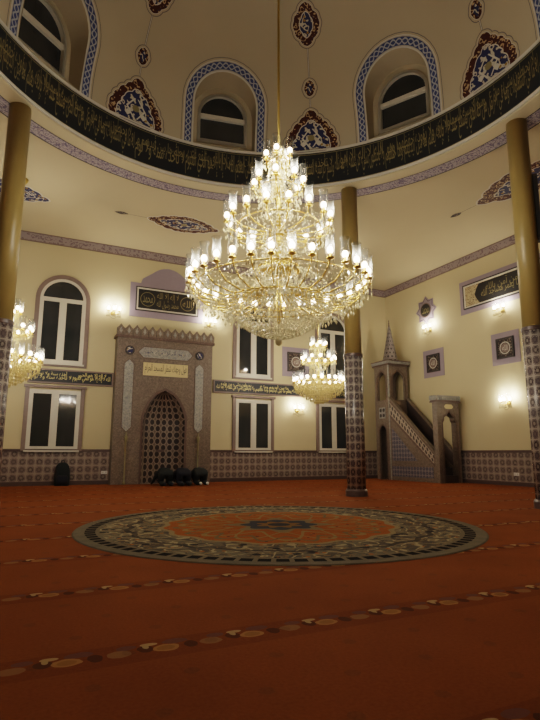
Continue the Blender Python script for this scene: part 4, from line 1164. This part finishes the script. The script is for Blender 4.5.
mb.face(range(24)); mb.face([72 + i for i in range(24)]); mb.build('front_pocket', 'cloth2', t)
mb = MB(); mb.tube([(-1.95, 10.46, .66), (-1.94, 10.46, .72), (-1.90, 10.46, .735), (-1.86, 10.46, .72), (-1.85, 10.46, .66)], .012, 6); mb.build('carry_handle', 'cloth2', t)

# ------------------------------------------------------------------ people bowed in prayer before the mihrab
def person(x, y, label, mat, fs=1., foot='sock'):
    """kneeling prostration seen from behind: shins on the floor, hips high, forehead and palms on the carpet in front"""
    V = []; Rr = []; Ed = []
    def add(p, r, par=None):
        V.append(Vector(p) * fs); Rr.append((r[0] * fs, r[1] * fs) if isinstance(r, tuple) else (r * fs, r * fs))
        if par is not None: Ed.append((par, len(V) - 1))
        return len(V) - 1
    pel = add((0, 0, .42), (.20, .19))
    sp1 = add((0, .20, .41), (.20, .16), pel); sp2 = add((0, .40, .33), (.19, .13), sp1); ch_ = add((0, .54, .25), (.15, .10), sp2)
    nk = add((0, .63, .18), .062, ch_); hd = add((0, .71, .135), (.082, .09), nk); fh = add((0, .80, .09), (.07, .075), hd)
    for s in (-1, 1):
        hip = add((s * .11, .02, .33), .125, pel); kn = add((s * .13, .12, .085), .085, hip); an = add((s * .10, -.24, .055), .055, kn)
        he = add((s * .10, -.31, .085), .042, an); toe = add((s * .105, -.33, .025), .030, he)
        sh = add((s * .17, .52, .25), .062, ch_); el = add((s * .21, .62, .09), .045, sh); wr = add((s * .22, .80, .035), .028, el)
        pm = add((s * .21, .87, .022), .026, wr)
        for k in range(4):
            f1 = add((s * (.18 + .02 * k), .93, .018), .010, pm); add((s * (.175 + .023 * k), .965 - .006 * abs(k - 1.5), .012), .008, f1)
        t1 = add((s * .17, .885, .018), .010, pm); add((s * .150, .915, .012), .008, t1)
    me = bpy.data.meshes.new('body'); me.from_pydata(V, Ed, []); tmp = bpy.data.objects.new('body', me); COL.objects.link(tmp)
    md = tmp.modifiers.new('s', 'SKIN'); sb = tmp.modifiers.new('u', 'SUBSURF'); sb.levels = 1; sb.render_levels = 1
    for i, q in enumerate(Rr): me.skin_vertices[0].data[i].radius = q
    me.skin_vertices[0].data[0].use_root = True
    bpy.context.view_layer.update()
    m2 = bpy.data.meshes.new_from_object(tmp.evaluated_get(bpy.context.evaluated_depsgraph_get()))
    bpy.data.objects.remove(tmp); bpy.data.meshes.remove(me)
    t = thing('person', label, 'person', (x, y, 0), 'people bowed in prayer before the mihrab')
    m2.materials.clear()
    for k in (mat, 'skin', foot): m2.materials.append(M[k])
    zmin = min(v.co.z for v in m2.vertices)
    for v in m2.vertices: v.co.z -= zmin
    for p in m2.polygons:
        c = p.center / fs; p.use_smooth = True
        p.material_index = 2 if c.y < -.265 else (1 if c.y > .79 or (c.y > .655 and abs(c.x) < .11) else 0)
    o = bpy.data.objects.new('body', m2); COL.objects.link(o); o.parent = t
    mb = MB(); mb.ball((0, 0, 0), .090 * fs, .098 * fs, 12, 8); mb.v = [(x_, .735 * fs + y_, .155 * fs + z_) for x_, y_, z_ in mb.v if True]
    h = mb.build('hair', 'hair'); h.parent = t
    # ears
    return t
person(.87, 9.12, 'leftmost of three dark-clothed people bowed in prayer at the mihrab', 'cloth', 1.05, 'cloth2')
person(1.40, 9.04, 'middle one of three dark-clothed people bowed in prayer at the mihrab', 'cloth2', 1.05, 'cloth')
person(1.95, 9.10, 'rightmost bowed person in dark clothes with white-soled feet at the mihrab', 'cloth', 1.05)

bpy.data.objects.remove(_ob)

# ================================================================== CAMERA, WORLD, LIGHT LEVEL
cam = bpy.data.cameras.new('camera'); cam.sensor_fit = 'VERTICAL'; cam.sensor_height = 24; cam.lens = 526.9 / 720 * 24
co = bpy.data.objects.new('camera', cam); COL.objects.link(co); co.location = CAM
pitch, yaw, roll = RAD(10.057), RAD(25.845), RAD(.13)
co.matrix_world = Matrix.Translation(CAM) @ Matrix.Rotation(-yaw, 4, 'Z') @ Matrix.Rotation(pi / 2 + pitch, 4, 'X') @ Matrix.Rotation(roll, 4, 'Z')
SC.camera = co
w = bpy.data.worlds.new('night'); SC.world = w; w.use_nodes = True
w.node_tree.nodes['Background'].inputs[0].default_value = (.01, .012, .02, 1); w.node_tree.nodes['Background'].inputs[1].default_value = .3
SC.view_settings.view_transform = 'Filmic'
SC.view_settings.look = 'Medium High Contrast'
SC.view_settings.exposure = -.5
SC.cycles.max_bounces = 8; SC.cycles.transparent_max_bounces = 24
SC.cycles.sample_clamp_indirect = 6.
